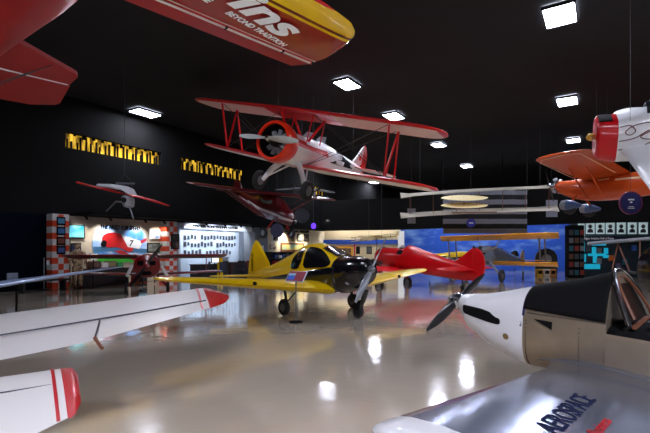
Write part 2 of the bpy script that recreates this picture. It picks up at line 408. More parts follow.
def cap(name, st, x0, x1, a0, a1, m, parent, off=.012, nx=8, na=10, zf=None, below=False):
    vs = []; fs = []
    for i in range(nx+1):
        x = x0+(x1-x0)*i/nx; q = hull(st, x)
        if zf:
            h = zf(x)-q[1]; k_ = max(-1, min(1, h/(q[3] if h > 0 else q[4]))); g = math.degrees(math.asin(math.copysign(abs(k_)**(q[5]/2), k_)))
            a0, a1 = (g, 180-g) if not below else (-180-g, g)
        for j in range(na+1):
            t = math.radians(a0+(a1-a0)*j/na); c, s_ = math.cos(t), math.sin(t); p = q[5]
            vs.append((x, (q[2]+off)*math.copysign(abs(c)**(2/p), c), q[1]+((q[3] if s_ > 0 else q[4])+off)*math.copysign(abs(s_)**(2/p), s_)))
    for i in range(nx):
        for j in range(na): k = i*(na+1)+j; fs.append((k, k+1, k+na+2, k+na+1))
    o = B().add(vs, fs).make(name, m, parent, ang=50)
    md = o.modifiers.new('s', 'SOLIDIFY'); md.thickness = .01; return o
XZ = lambda x, y, z, s=1, sl=0: frame((-1*s, 0, sl), (0, 0, 1), (x, y, z))   # text frame on a hull side

# ================================================================== HANGING RED AND WHITE BIPLANE
a = thing('biplane', 'large red and white biplane with orange engine ring hanging mid-air at centre', 'airplane', (-1.587, 13.076, 5.149), (-.2557, -.0465, -2.072))
pu = lambda c, up, y: 0 if (up or c < .07 or y < 1.15 or y > 4.62) else 1
plw = lambda c, up, y: 0 if (up or c < .08 or y > 4.58) else 1
wing('upper_wing', [(0, -.72, .96, 1.5, .17), (4.85, -.76, .92, 1.42, .15)], [RED, CREAMW], a, both=True, paint=pu, tip=1.0, n=12)
for s in (1, -1):
    wing('lower_wing', [(.3, -1.5, -.66, 1.42, .17), (4.75, -1.62, -.52, 1.38, .15)], [RED, CREAMW], a, side=s, paint=plw, tip=.9)
bst = [(-.7, -.24, .5, .5, .5, 2), (-1.4, -.22, .5, .5, .52, 2.1), (-2.2, -.2, .46, .55, .5, 2.2), (-3.0, -.16, .4, .58, .45, 2.3), (-4, -.05, .3, .42, .36, 2.3), (-5.3, .08, .17, .24, .25, 2.2), (-6.5, .15, .04, .12, .14, 2)]
def bp_(c):
    z0 = -.24-(c.x+.7)*-.09
    return 1 if (abs(c.y) > .2 and -.14+(-c.x-.7)*.05 < c.z < .03+(-c.x-.7)*.02 and c.x > -2.9) else 0
fus = fuselage('fuselage', bst, [WHITE, RED], a, paint=bp_, sub=7, n=40)
B().lathe([(-.78, .51), (-.6, .6), (-.35, .645), (-.14, .635), (-.06, .585), (-.07, .53), (-.13, .51)], n=40, c=(0, 0, -.24), cap=False).make('cowl_ring', ORG, a)
B().lathe([(-.13, .51), (-.3, .5), (-.7, .49)], n=40, c=(0, 0, -.24), cap=False).make('cowl_liner', MBLACK, a)
eng = B().lathe([(-.72, .5), (-.7, .5), (-.69, .05), (-.4, .17), (-.15, .16), (-.02, .1), (.08, .06)], n=24, c=(0, 0, -.24)).make('engine', DSTEEL, a)
for k in range(9):
    t = 2*PI*k/9+.2; d = Vector((0, math.cos(t), math.sin(t))); p = Vector((-.42, 0, -.24)); c = B()
    c.tube(p+d*.12, p+d*.4, .055, n=10)
    for j in range(5): c.tube(p+d*(.2+j*.045), p+d*(.215+j*.045), .085, n=12)
    c.tube(p+d*.1+Vector((.14, 0, 0)), p+d*.4+Vector((.1, 0, 0)), .012, n=6)
    c.make('engine_cylinder', hexm((150, 152, 156), .4), eng)
prop(a, (.14, 0, -.24), 1.12, math.radians(3), mat('grey_blade', (196, 200, 196), .4, metal=.2), w=.25, rot=(0, 0, 0))
for s in (1, -1):
    for nm, p0, p1 in (('interplane_strut', (-.95, 3.25, .9), (-1.62, 3.2, -.5)), ('interplane_strut', (-1.75, 3.25, .92), (-2.5, 3.2, -.5)), ('interplane_strut', (-1.75, 3.25, .92), (-1.66, 3.2, -.5)), ('cabane_strut', (-1.0, .62, .92), (-1.35, .38, .1)), ('cabane_strut', (-1.75, .62, .92), (-1.4, .4, .12)), ('cabane_strut', (-1.75, .62, .92), (-2.2, .36, .2))):
        strut(a, (p0[0], p0[1]*s, p0[2]), (p1[0], p1[1]*s, p1[2]), .045, RED, nm)
    for p0, p1 in (((-1.5, .5, -.6), (-.98, 3.2, .88)), ((-1.55, .5, -.6), (-1.7, 3.2, .88)), ((-1.0, .65, .9), (-1.62, 3.15, -.5)), ((-1.7, .65, .9), (-2.4, 3.15, -.5))):
        strut(a, (p0[0], p0[1]*s, p0[2]), (p1[0], p1[1]*s, p1[2]), .01, CABLE, 'bracing_wire', 1, 5)
    g = B().path([(-1.3, .3*s, -.62), (-1.2, .62*s, -1.0), (-1.15, .86*s, -1.42)], [.12, .1, .075], 10, flat=.6).make('landing_gear_leg', WHITE, a)
    strut(a, (-1.9, .3*s, -.6), (-1.2, .8*s, -1.3), .025, WHITE, 'gear_brace', 1)
    w = wheel(a, (-1.14, .98*s, -1.45), .33, .17, STEEL)
    finp('tailplane', [(-5.45, 0), (-5.6, 0), (-6.4, 0)], .01, RED, a).hide_render = False if False else False
    wing('tailplane', [(.05, -5.5, .14, 1.15, .06), (1.75, -5.85, .14, .8, .05)], [RED, CREAMW], a, side=s, paint=lambda c, up, y: 0 if up or c < .1 else 1, tip=.5, n=4)
for o in [o for o in a.children if o.name.startswith('tailplane') and len(o.data.vertices) < 20]: bpy.data.objects.remove(o)
fn = finp('fin', smooth2([(-5.35, .18), (-5.85, .75), (-6.15, 1.17), (-6.3, 1.1), (-6.3, .1)], 1), .07, WHITE, a)
B().lathe([(0, .11), (.012, .11)], 'y', 20, c=(-6.05, .035, .6)).make('emblem', ORG, fn)
finp('rudder', smooth2([(-6.28, .05), (-6.28, 1.1), (-6.2, 1.24), (-6.55, 1.1), (-6.8, .6), (-6.8, .1), (-6.5, -.1)], 1), .06, RED, a)
strut(a, (-6.2, 0, 0), (-6.4, 0, -.2), .03, STEEL, 'tail_leg', 1); wheel(a, (-6.42, 0, -.24), .11, .06, name='tail_wheel')
for x in (-2.15, -3.0):
    q = hull(bst, x); B().lathe([(0, .24), (.02, .2), (-.08, .16)], 'z', 22, c=(x, 0, q[1]+q[3]-.03)).make('cockpit', MBLACK, a)
    T = Matrix.Translation((x+.28, 0, q[1]+q[3]-.03)) @ Matrix.Rotation(-.5, 4, 'Y')
    B().plate([(-.0, -.22), (.26, -.14), (.26, .14), (0, .22)], -.006, .006, T=T @ Matrix.Rotation(-PI/2, 4, 'Y') @ Matrix.Diagonal((1, 1, 1, 1))).make('windshield', mat('clear_windshield', (200, 210, 220), .08, alpha=.45), a)
lg = skin('side_badge', bst, [(-3.1, -.2), (-5.3, -.02), (-5.1, .17), (-4.3, .33), (-3.15, .4)], MBLACK, a, 1, .01)
text('badge_letters', 'RED', .26, PAPER, lg, frame((-1, -.16, .05), (0, -.1, 1), (-3.5, .375, .06)), .012, bold=.012, sx=1.25)
text('badge_letters', 'BARON', .2, PAPER, lg, frame((-1, -.16, .07), (0, .1, 1), (-3.5, .41, -.14)), .012, bold=.012, sx=1.2)
cables(a, [(-1.3, 1.0, .98), (-1.3, -1.0, .98), (-5.6, 0, .3)])

# ================================================================== YELLOW AND BLACK LOW-WING AIRPLANE
a = thing('airplane', 'yellow and black low-wing airplane with grey propeller standing on the floor at centre', 'airplane', (1.253, 9.454, .914), (-.0075, -.0022, -.8839))
yst = [(-.38, .2, .12, .12, .12, 2), (-.45, .19, .3, .27, .3, 2), (-.75, .16, .42, .36, .42, 2.1), (-1.2, .12, .48, .41, .48, 2.2), (-1.5, .1, .49, .56, .47, 2.2), (-1.85, .08, .48, .72, .45, 2.2), (-2.25, .06, .46, .78, .43, 2.2), (-2.7, .03, .42, .75, .4, 2.2), (-3.3, -.02, .34, .58, .34, 2.2), (-4.3, -.1, .2, .36, .24, 2.1), (-5.3, -.17, .08, .2, .14, 2), (-5.9, -.2, .03, .1, .1, 2)]
yp = lambda c: 1 if c.x > -1.2 else 0
fus = fuselage('fuselage', yst, [YEL, BLACK], a, paint=yp, sub=6, n=44)
cap('black_flank_paint', yst, -1.1, -5.2, 0, 0, BLACK, fus, off=.012, nx=60, na=40, zf=lambda x: .26+(x+1.2)*.125, below=True)
for s in (1, -1):
    wing('wing', [(.3, -1.22, -.28, 1.75, .36), (.75, -1.32, -.23, 1.6, .33), (4.2, -1.83, .08, .8, .1)], [YEL], a, side=s, tip=.55, n=12)
    wing('tailplane', [(.05, -4.75, -.12, .85, .08), (1.6, -5.1, -.1, .45, .05)], [YEL], a, side=s, tip=.3, n=4)
    skina('side_window', yst, smooth2([(-1.22, 30), (-1.4, 46), (-1.7, 57), (-2.0, 58), (-2.3, 58), (-2.3, 32), (-2.3, 9), (-1.9, 9), (-1.35, 14)], 1), BLACK, fus, s)
    skina('rear_window', yst, smooth2([(-2.42, 9), (-2.42, 57), (-2.6, 56), (-2.85, 42), (-2.95, 24), (-2.9, 9)], 1), BLACK, fus, s)
    B().lathe([(-.0, .045), (.035, .04)], 'x', 14, c=(-1.53, 2.3*s, -.06)).make('landing_light', BLACK, a)
    w = wheel(a, (-2.14, 1.13*s, -.914+.2), .2, .13, STEEL)
    strut(a, (-2.14, 1.13*s, -.2), (-2.14, 1.04*s, -.72), .035, DSTEEL, 'gear_leg', 1); strut(a, (-1.9, .8*s, -.2), (-2.14, 1.05*s, -.6), .02, DSTEEL, 'gear_brace', 1)
cap('windscreen', yst, -1.2, -1.75, 62, 118, BLACK, fus, off=.02)
B().path([(-1.9, .1, .3), (-1.9, .1, .5), (-1.88, .1, .62)], [.16, .13, .06], 12).make('headrest', mat('pale_blue_grey_seat', (150, 170, 182), .6), a)
finp('fin', smooth2([(-4.45, .12), (-4.95, .65), (-5.28, .97), (-5.5, .97), (-5.75, .55), (-5.9, 0), (-5.85, -.22), (-5.2, -.1)], 1), .08, YEL, a)
T = frame((0, 0, 1), (1, 0, 0), (-5.6, -.05, -.0)); f_ = [o for o in a.children if o.name.startswith('fin')][0]
text('fin_letters', 'N29261D', .14, MBLACK, f_, T, .003, bold=.003)
B().path([(-.5, 0, -.25), (-.6, 0, -.5), (-.74, 0, -.72)], [.07, .06, .05], 10).make('nose_gear_leg', BLACK, a)
B().box((-.74, 0, -.6), (.16, .2, .22), bev=.03).make('nose_gear_fork', BLACK, a); wheel(a, (-.76, 0, -.914+.16), .16, .11, DSTEEL, name='nose_wheel')
prop(a, (-.34, 0, .23), .86, math.radians(56), mat('silver_blade', (168, 172, 178), .3, metal=.6), hubm=STEEL, w=.15)
B().lathe([(-.05, .13), (.0, .12), (.03, .05)], n=20, c=(-.4, 0, .23)).make('nose_ring', BLACK, a)

# ================================================================== RED LOW-WING AIRPLANE BEHIND
a = thing('airplane', 'glossy red open-cockpit low-wing airplane parked behind the yellow and black one', 'airplane', (2.47, 20.309, 1.252), (-.0085, -.112, 2.2844))
rst = [(0, 0, .12, .12, .12, 2), (-.12, .02, .36, .36, .36, 2), (-.5, .06, .45, .42, .44, 2.1), (-1.2, .1, .48, .42, .5, 2.2), (-1.55, .12, .47, .44, .52, 2.2), (-1.85, .12, .45, .6, .52, 2.2), (-2.6, .08, .38, .5, .5, 2.2), (-3.6, .02, .26, .38, .42, 2.1), (-4.6, -.05, .12, .26, .32, 2), (-5.15, -.08, .04, .16, .2, 2)]
fus = fuselage('fuselage', rst, RED, a, sub=5, n=36)
for s in (1, -1):
    wing('wing', [(.3, -.85, -.4, 1.7, .24), (4.0, -1.2, -.1, 1.2, .12)], [RED], a, side=s, tip=.7)
    wing('tailplane', [(.05, -4.1, .1, .9, .07), (1.75, -4.35, .12, .6, .05)], [RED], a, side=s, tip=.4, n=4)
    B().path([(-1.0, .9*s, -.3), (-1.05, .95*s, -.7), (-1.1, .95*s, -.93)], [.1, .1, .08], 10).make('gear_leg', DRED, a)
    wheel(a, (-1.1, .98*s, -1.252-.12+.3), .24, .14, STEEL)
B().lathe([(0, .26), (.03, .24), (-.05, .2)], 'z', 22, c=(-1.6, 0, .54)).make('cockpit', MBLACK, a)
skin('cockpit_side', rst, smooth2([(-1.45, .3), (-1.75, .3), (-1.8, .5), (-1.45, .5)], 1), MBLACK, fus, 1); skin('cockpit_side', rst, smooth2([(-1.45, .3), (-1.75, .3), (-1.8, .5), (-1.45, .5)], 1), MBLACK, fus, -1)
B().plate([(0, -.2), (.22, -.13), (.22, .13), (0, .2)], -.005, .005, T=Matrix.Translation((-1.35, 0, .52)) @ Matrix.Rotation(-2.2, 4, 'Y')).make('windshield', mat('clear_windshield', (200, 210, 220), .08, alpha=.45), a)
finp('fin', smooth2([(-4.0, .25), (-4.45, .6), (-4.8, .95), (-4.9, .9), (-4.9, -.1)], 1), .07, RED, a)
finp('rudder', smooth2([(-4.86, -.4), (-4.86, .9), (-5.0, .98), (-5.3, .75), (-5.42, .35), (-5.4, -.05), (-5.2, -.4)], 2), .06, RED, a)
strut(a, (-4.5, 0, -.3), (-4.55, 0, -.6), .035, DSTEEL, 'tail_leg', 1); wheel(a, (-4.55, 0, -.665), .1, .06, DSTEEL, name='tail_wheel')
prop(a, (.05, 0, 0), .9, math.radians(80), DSTEEL, w=.14)
for k in range(5): B().tube((-.25-.1*k, .38, -.1), (-.3-.1*k, .5, -.25), .03, n=8).make('exhaust_stub', DSTEEL, a)

# ================================================================== FOREGROUND SILVER AND WHITE AIRPLANE
a = thing('airplane', 'bare-metal airplane with white nose cowl and lettered silver wing at the right foreground', 'airplane', (1.475, 4.676, 1.026), (.01, -.0496, 2.3149))
sst = [(.0, .0, .07, .06, .08, 2), (-.04, -.0, .13, .09, .13, 2), (-.14, -.02, .19, .13, .235, 2.1), (-.35, -.04, .25, .2, .35, 2.3), (-.72, -.06, .3, .32, .42, 2.6), (-1.1, -.06, .33, .42, .42, 2.5), (-1.38, -.06, .35, .52, .44, 2.4), (-1.7, -.06, .36, .5, .45, 2.4), (-2.5, -.04, .34, .38, .42, 2.4), (-3.6, .02, .2, .22, .28, 2.2), (-4.6, .06, .06, .12, .16, 2)]
sst = [(x-(.06 if x < -.3 else 0), z, h, t, b_, p) for x, z, h, t, b_, p in sst]
csp = [s_ for s_ in sst if s_[0] >= -.79]; bsp = [s_ for s_ in sst if -1.5 < s_[0] <= -.77]
fuselage('engine_cowl', csp, WHITE, a, sub=8, n=44)
body = fuselage('fuselage', bsp, SKIN, a, sub=8, n=60)
asp = [(-1.44, -.06, .355, .1, .45, 2.8), (-1.9, -.06, .36, .1, .45, 2.8), (-2.6, -.04, .34, .12, .42, 2.6), (-3.6, .02, .2, .14, .28, 2.2), (-4.6, .06, .06, .1, .16, 2)]
fuselage('rear_fuselage', asp, SKIN, a, sub=5, n=50)
cap('rear_antiglare_paint', asp, -1.445, -3.0, 0, 0, MBLACK, a, off=.005, nx=20, na=24, zf=lambda x: -.02)
cap('antiglare_paint', sst, -.785, -1.435, 0, 0, MBLACK, body, off=.005, nx=24, na=30, zf=lambda x: .075+(x+.72)*.02)
skin('cowl_slot', sst, smooth2([(-.12, -.0), (-.14, .01), (-.43, .0), (-.5, -.05), (-.56, -.06), (-.56, -.115), (-.5, -.12), (-.16, -.085), (-.12, -.06)], 1), MBLACK, a, 1, .006)
skin('oil_cap', sst, [(-.62+.03*math.cos(t*PI/8), -.215+.03*math.sin(t*PI/8)) for t in range(16)], mat('brass_cap', (150, 130, 90), .4, metal=.8), a, 1, .008)
cap('panel_seam', sst, -.12, -.77, -2, 1, STEEL, a, off=.001, nx=8, na=2)
cap('nose_band', sst, -.77, -.79, 8, 172, BLUE, a, off=.003, nx=2, na=24)
skin('air_scoop', sst, [(-.88, -.0), (-1.04, -.0), (-1.04, -.07)], MBLACK, a, 1, .012)
rv = B()
for x in (-.81, -1.25):
    for k in range(26):
        t = math.radians(-62+k*(2.6)); q = hull(sst, x); c, s_ = math.cos(t), math.sin(t); p = q[5]
        y = (q[2])*abs(c)**(2/p); z = q[1]+(q[3] if s_ > 0 else q[4])*math.copysign(abs(s_)**(2/p), s_)
        rv.box((x, y, z), (.008, .008, .008))
for k in range(40):
    x = -.82-k*.0155; q = hull(sst, x); z = .06-(x+.72)*.02-.02
    r = abs(z-q[1])/q[3]; rv.box((x, q[2]*(1-r**q[5])**(1/q[5]), z), (.008, .008, .008))
rv.make('rivets', DSTEEL, body)['kind'] = 'stuff'
def swp(c, up, y): return 1 if y > 2.42 else 0
sw = [(.25, -1.0, -.36, 1.35, .18), (.5, -1.1, -.36, 1.3, .18), (2.72, -1.02, -.285, 1.15, .14)]
for s in (1, -1): wing('wing', sw, [mat('streaky_aluminium', (176, 184, 204), .22, metal=.9, var=.25, scale=2.4, bump=.03), WHITE], a, side=s, paint=swp, tip=.12, n=16)
wl = [o for o in a.children if o.name.startswith('wing')][0]; NAVY = spec(mat('navy_lettering', (12, 20, 58), .7), .1)
def drape(o, st, lift=.003):
    up = [(c, t) for c, t in AF[:8]][::-1]
    for v in o.data.vertices:
        q = interp(st, abs(v.co.y)); c = max(0, min(1, (q[1]-v.co.x)/q[3]))
        for (c0, a0), (c1, a1) in zip(up, up[1:]):
            if c0 <= c <= c1: t = a0+(a1-a0)*(c-c0)/(c1-c0); break
        v.co.z = q[2]+t*q[4]+lift+v.co.z
drape(text('wing_lettering', 'AEROSPACE', .17, NAVY, wl, frame((.06, -1, 0), (1, .06, 0), (-1.70, 2.06, 0)), .001, bold=.001, shear=.1, sx=.8), sw)
drape(text('wing_lettering', 'Business', .085, RED, wl, frame((.06, -1, 0), (1, .06, 0), (-1.82, 1.88, 0)), .001, shear=.1), sw)
s_ = B()
for x in (-1.12, -1.45): s_.box((x, 1.5, -.2), (.012, 2.0, .002))
B().path([(-1.05, .62, -.27), (-1.2, .62, -.24), (-1.5, .62, -.225), (-1.9, .62, -.25), (-2.3, .62, -.31)], .006, 6).make('wing_seam', STEEL, wl)
# windscreen hoop and cockpit
hp = []
for k in range(25):
    t = math.radians(6+168*k/24); c, s_ = math.cos(t), math.sin(t); x = -1.42-.2*(1-s_)
    hp.append((x, .365*math.copysign(abs(c)**.8, c), -.0+.475*abs(s_)**.85))
B().path(hp, .013, 8).make('windscreen_hoop', ALU, a)
B().add([(x+.03, y*.97, z*.98) for x, y, z in hp], [tuple(range(len(hp)))]).make('instrument_panel', mat('dark_brown_panel', (34, 24, 20), .3, coat=.5), a)
B().path([(x-.01, y*.8, .06+z*.76) for x, y, z in hp], .014, 6).make('panel_frame', TAN, a)
B().path([(-1.62, .33, .06), (-1.63, 0, .1), (-1.62, -.33, .06)], .02, 6).make('panel_frame', TAN, a)
B().box((-2.0, 0, .02), (.7, .52, .08), bev=.03).make('cockpit_opening', MBLACK, a)
B().box((-2.3, 0, .14), (.08, .44, .3), bev=.03).make('seat_back', TAN, a)
prop(a, (.05, 0, .01), .62, math.radians(155), mat('black_blade', (24, 26, 30), .3, coat=.4), hubm=ALU, w=.12, pf=.2, spin=.035)
for s in (1, -1):
    strut(a, (-1.05, .3*s, -.4), (-.95, .75*s, -.85), .03, ALU, 'gear_leg', 1.4); wheel(a, (-.95, .8*s, -1.026+.05+.17), .17, .1, STEEL)
    wing('tailplane', [(.03, -4.0, .08, .6, .05), (1.1, -4.15, .08, .4, .04)], [ALU], a, side=s, tip=.15, n=3)
finp('fin', [(-3.8, .1), (-4.3, .7), (-4.6, .7), (-4.75, 0), (-4.5, -.05)], .05, ALU, a); strut(a, (-4.4, 0, 0), (-4.5, 0, -.62), .02, STEEL, 'tail_leg', 1); wheel(a, (-4.5, 0, -1.026+.225+.07), .07, .04, name='tail_wheel')

# ================================================================== HANGING RED AEROBATIC AIRPLANE (top left)
a = thing('airplane', 'big red airplane overhead at top left, seen from below, with lettered yellow-edged wing', 'airplane', (-.4066, .4066, 3.9), (0, 0, -PI/4))
a.location = Vector((.25*2.3*.7071, .25*2.3*.7071, 3.9))
UMAT = mat('brick_red_gloss', (152, 26, 22), .4, coat=.05, var=.1, scale=2)
wm = ramp_mat('banded_wing_paint', 0, -4.0, -2.8, [(-4, (226, 214, 200)), (-3.84, (150, 22, 20)), (-3.2, (240, 196, 8)), (-3.16, (110, 30, 14)), (-3.115, (240, 196, 8)), (-2.885, (196, 24, 30))], .25, .6)
for s in (1, -1):
    w = wing('wing', [(.2, -2.86, 0, 1.0, .13), (2.3, -2.86, 0, 1.0, .12), (2.72, -2.92, 0, .94, .11), (2.9, -3.02, 0, .83, .09), (3.0, -3.14, 0, .71, .07), (3.1, -3.6, 0, .26, .04)], [wm], a, side=s, tip=0, n=40)
    al = B().loft([[(-3.885, y, .03), (-3.885, y, -.035), (-4.12, y+(.0 if y < 2.5 else 0), -.012), (-4.12, y, .0)] for y in (.5*s, 1.5*s, 2.95*s)] + [[(-3.885, 3.08*s, .03), (-3.885, 3.08*s, -.03), (-3.93, 3.08*s, -.012), (-3.93, 3.08*s, 0)]]).make('aileron', UMAT, a)
    for y in (1.0, 1.85, 2.6): B().box((-3.865, y*s, -.03), (.05, .02, .02)).make('aileron_hinge', MBLACK, a)
    zz = -.02
    B().plate([(-5.55, .1*s), (-5.7, .4*s), (-6.23, 1.11*s), (-6.32, 1.15*s), (-6.715, 1.15*s), (-6.64, .1*s)], zz-.025, zz+.025).make('tailplane', UMAT, a, smooth=False)
    B().plate([(-6.72, .1*s), (-6.755, 1.17*s), (-7.66, 1.27*s), (-7.8, 1.24*s), (-8.05, .95*s), (-8.11, .1*s)], zz-.02, zz+.02).make('elevator', UMAT, a, smooth=False)
    B().box((-6.7, .63*s, zz-.02), (.03, 1.0, .02)).make('hinge_strip', PAPER, a)
    B().box((-3.868, 1.78*s, -.03), (.022, 2.5, .012)).make('hinge_strip', CREAMW, a)
    for p0, p1 in (((-6.5, .02*s, -.5), (-6.1, .86*s, zz)), ((-7.0, .02*s, -.45), (-6.45, .75*s, zz))): strut(a, p0, p1, .006, CABLE, 'bracing_wire', 1, 5)
spec(UMAT, .2); spec(wm, .3)
tst = [(-1.0, .1, .2, .3, .3, 2), (-1.3, .1, .45, .5, .5, 2), (-2.5, .1, .56, .6, .6, 2.2), (-3.6, .1, .62, .6, .55, 2.4), (-4.4, .1, .6, .5, .42, 2.6), (-5.2, .08, .48, .4, .34, 2.6), (-6.0, .06, .36, .32, .28, 2.4), (-6.8, .05, .24, .3, .3, 2.2), (-7.6, .05, .08, .24, .2, 2)]
fuselage('fuselage', tst, UMAT, a, sub=6, n=36)
finp('fin', [(-6.2, .2), (-7.0, 1.1), (-7.5, 1.2), (-7.7, .1)], .06, UMAT, a)
prop(a, (-.9, 0, .1), 1.0, .6, DSTEEL); 
wl = [o for o in a.children if o.name.startswith('wing')][0]
LETW = mat('bright_white_letters', (252, 252, 252), .5)
TXR = Vector((.0, 1, 0)); 
text('wing_lettering', 'BEYOND TRADITION', .105, LETW, wl, frame((-.17, 1, 0), (1, .0, 0), (-3.57, 1.65, -.066)), .0015, bold=.002, shear=.2, sx=.82)
text('wing_lettering', 'EXCELLENCE', .112, LETW, wl, frame((-.17, 1, 0), (1, .0, 0), (-3.44, .9, -.066)), .003, bold=.003, shear=.2, sx=.84)
text('wing_lettering', 'ins', .5, LETW, wl, frame((-.2, 1, 0), (1, 0, 0), (-3.4, 1.56, -.066)), .0015, bold=.016, shear=.2, sx=1.4)
cables(a, [(-3.3, 1.6, .06), (-3.3, -1.6, .06), (-6.9, 0, .3)])

# ================================================================== FOREGROUND LEFT WHITE AIRPLANE
def W2(s_, f, z): return (f, -s_, z)     # starboard distance, forward distance
a = thing('airplane', 'white low-wing airplane at the left edge with red wingtip and red-tipped tail', 'airplane', (0, 0, 0), (0, 0, math.radians(109.3)))
WW = mat('satin_white_paint', (228, 226, 222), .4, coat=.3, var=.03, scale=2)
def quad(name, rows, m, par, paint=None):
    '''rows: (starboard at LE, starboard at TE, forward LE, forward TE, height, thickness)'''
    rings = []
    for (sa, sb, f0, f1, z, th) in rows: rings.append([(f0-c*(f0-f1), -(sa+(sb-sa)*c), z+t*th) for c, t in AF])
    return B().loft(rings, paint or 0).make(name, m, par, ang=50)
w = quad('wing', [(-3.0, -3.0, 6.0, 2.75, .68, .2), (-1.6, -1.6, 5.84, 3.02, .85, .17), (-.53, -.53, 5.7, 3.24, .98, .14), (.33, .3, 5.6, 3.86, 1.09, .1)], WW, a)
quad('wingtip', [(.33, .3, 5.61, 3.85, 1.09, .105), (.4, .36, 5.4, 3.9, 1.1, .09), (.5, .45, 5.0, 4.1, 1.1, .06), (.56, .54, 4.8, 4.5, 1.1, .02)], RED, a)
quad('wingtip_stripe', [(.255, .225, 5.625, 3.82, 1.08, .115), (.275, .245, 5.62, 3.83, 1.085, .115)], RED, a)
def seam(name, pts, par, m=DSTEEL, r=.006): return B().path(pts, r, 6).make(name, m, par)
seam('aileron_seam', [(3.75, 1.8, .9), (3.85, 1.0, .985), (3.98, .3, 1.06), (4.1, -.28, 1.13)], w, r=.007)
seam('aileron_seam', [(3.9, .56, 1.03), (3.27, .5, 1.0)], w)
B().tube((3.27, .5, 1.0), (3.16, .44, .95), .012).make('static_wick', TAN, a)
mst = [(6.6, 1.05, .15, .15, .15, 2), (6.3, 1.05, .5, .45, .45, 2.2), (5, 1.1, .55, .6, .5, 2.3), (3.4, 1.15, .5, .5, .45, 2.2), (1.6, 1.2, .2, .3, .25, 2), (.9, 1.2, .08, .2, .15, 2)]
mst2 = [(x, z, h, t, b_, p) for x, z, h, t, b_, p in mst]
rings = [sup(*q, n=26, y=3.2) for q in mst2]; B().loft(rings).make('fuselage', WW, a)
tp = quad('tailplane', [(-3.1, -3.1, 2.4, .95, 1.0, .05), (-1.0, -1.0, 2.36, 1.15, 1.0, .05), (-.74, -.46, 2.36, 1.53, 1.01, .05), (-.51, -.34, 2.38, 1.70, 1.02, .05)], WW, a)
quad('tailplane_tip', [(-.515, -.342, 2.385, 1.695, 1.02, .053), (-.46, -.33, 2.38, 1.69, 1.02, .05), (-.41, -.325, 2.24, 1.73, 1.02, .04), (-.36, -.33, 2.0, 1.85, 1.02, .015)], RED, a)
quad('tailplane_stripe', [(-.556, -.37, 2.385, 1.67, 1.02, .056), (-.542, -.36, 2.385, 1.675, 1.02, .056)], RED, a)
seam('elevator_seam', [(1.9, 1.3, 1.035), (1.95, .9, 1.035), (2.06, .47, 1.04)], tp, r=.003)
B().box((1.98, .74, 1.04), (.02, .012, .014)).make('elevator_hinge', MBLACK, tp)
for s_, f in ((-1.95, 4.9), (-4.4, 4.9)):
    strut(a, (f, -s_, .9), (f, -s_, .3), .05, STEEL, 'gear_leg', 1); wheel(a, (f, -s_, .22), .22, .14, STEEL)
strut(a, (6.1, 3.2, .8), (6.1, 3.2, .3), .04, STEEL, 'gear_leg', 1); wheel(a, (6.1, 3.2, .18), .18, .12, STEEL)

# slender silver wing on stands, further left
a = thing('glider_wing', 'slender silver-blue wing on thin black stands beyond the white airplane at left', 'wing', (-4.9, 6.6, 0))
L = Vector
rings = []
for (x, y, ch, th) in ((-4.5, 5.2, .62, .1), (-4.98, 7.2, .5, .085), (-5.6, 10.2, .34, .06), (-6.1, 12.8, .2, .035), (-6.22, 13.3, .1, .015)):
    rings.append([(x-c*ch+4.9, y-6.6+c*.1, 1.05+t*th) for c, t in AF])
B().loft(rings).make('wing_panel', mat('silver_blue_paint', (136, 154, 188), .3, metal=.3, var=.04), a, ang=50)
for (x, y) in ((-5.2, 7.3),):
    st_ = B().tube((x+4.9, y-6.6, .02), (x+4.9, y-6.6, 1.03), .018).make('stand_post', MBLACK, a); B().lathe([(0, .2), (.03, .18)], 'z', 20, c=(x+4.9, y-6.6, 0)).make('stand_base', MBLACK, a)
# ================================================================== LEFT WALL BOOTHS
def pic(name, label, cat, px0, px1, py0, py1, m, fm_=MBLACK, off=.12, fr=.05, group=None, inner=None):
    """framed flat thing on the left wall, standing off it"""
    t0, t1 = wt(px0, off+.04), wt(px1, off+.04); tm = (t0+t1)/2; z1, z0 = wz(tm, py0, off), wz(tm, py1, off)
    o = WB(name, t0, t1, off, off+.04, z0, z1, fm_); tag(o, label, cat, group)
    B().box((0, .02, 0), (abs(t1-t0)-fr*2, .02, z1-z0-fr*2)).make(inner or 'print', m, o, smooth=False)
    return o
def LW(t, o, z): return P0+U*t+N*o+Vector((0, 0, z))
def art(name, c0, c1, sc=2, lo=.4, hi=.6, c2=None):
    """printed picture: procedural blotches of two or three inks"""
    m = mat(name, c0, .5); n = m.node_tree; b = n.nodes['Principled BSDF']
    tc = n.nodes.new('ShaderNodeTexCoord'); nz = n.nodes.new('ShaderNodeTexNoise'); nz.inputs['Scale'].default_value = sc; nz.inputs['Detail'].default_value = 5
    cr = n.nodes.new('ShaderNodeValToRGB'); e = cr.color_ramp.elements; e[0].position = lo; e[0].color = lin(c0); e[1].position = hi; e[1].color = lin(c1)
    if c2: q = e.new((lo+hi)/2); q.color = lin(c2)
    n.links.new(tc.outputs['Object'], nz.inputs['Vector']); n.links.new(nz.outputs['Fac'], cr.inputs[0]); n.links.new(cr.outputs[0], b.inputs['Base Color']); return m
t55, t70, t166, t178, t237, t250, t266, t315 = [wt(p) for p in (52.5, 70, 166, 177, 237, 249, 266.5, 316)]
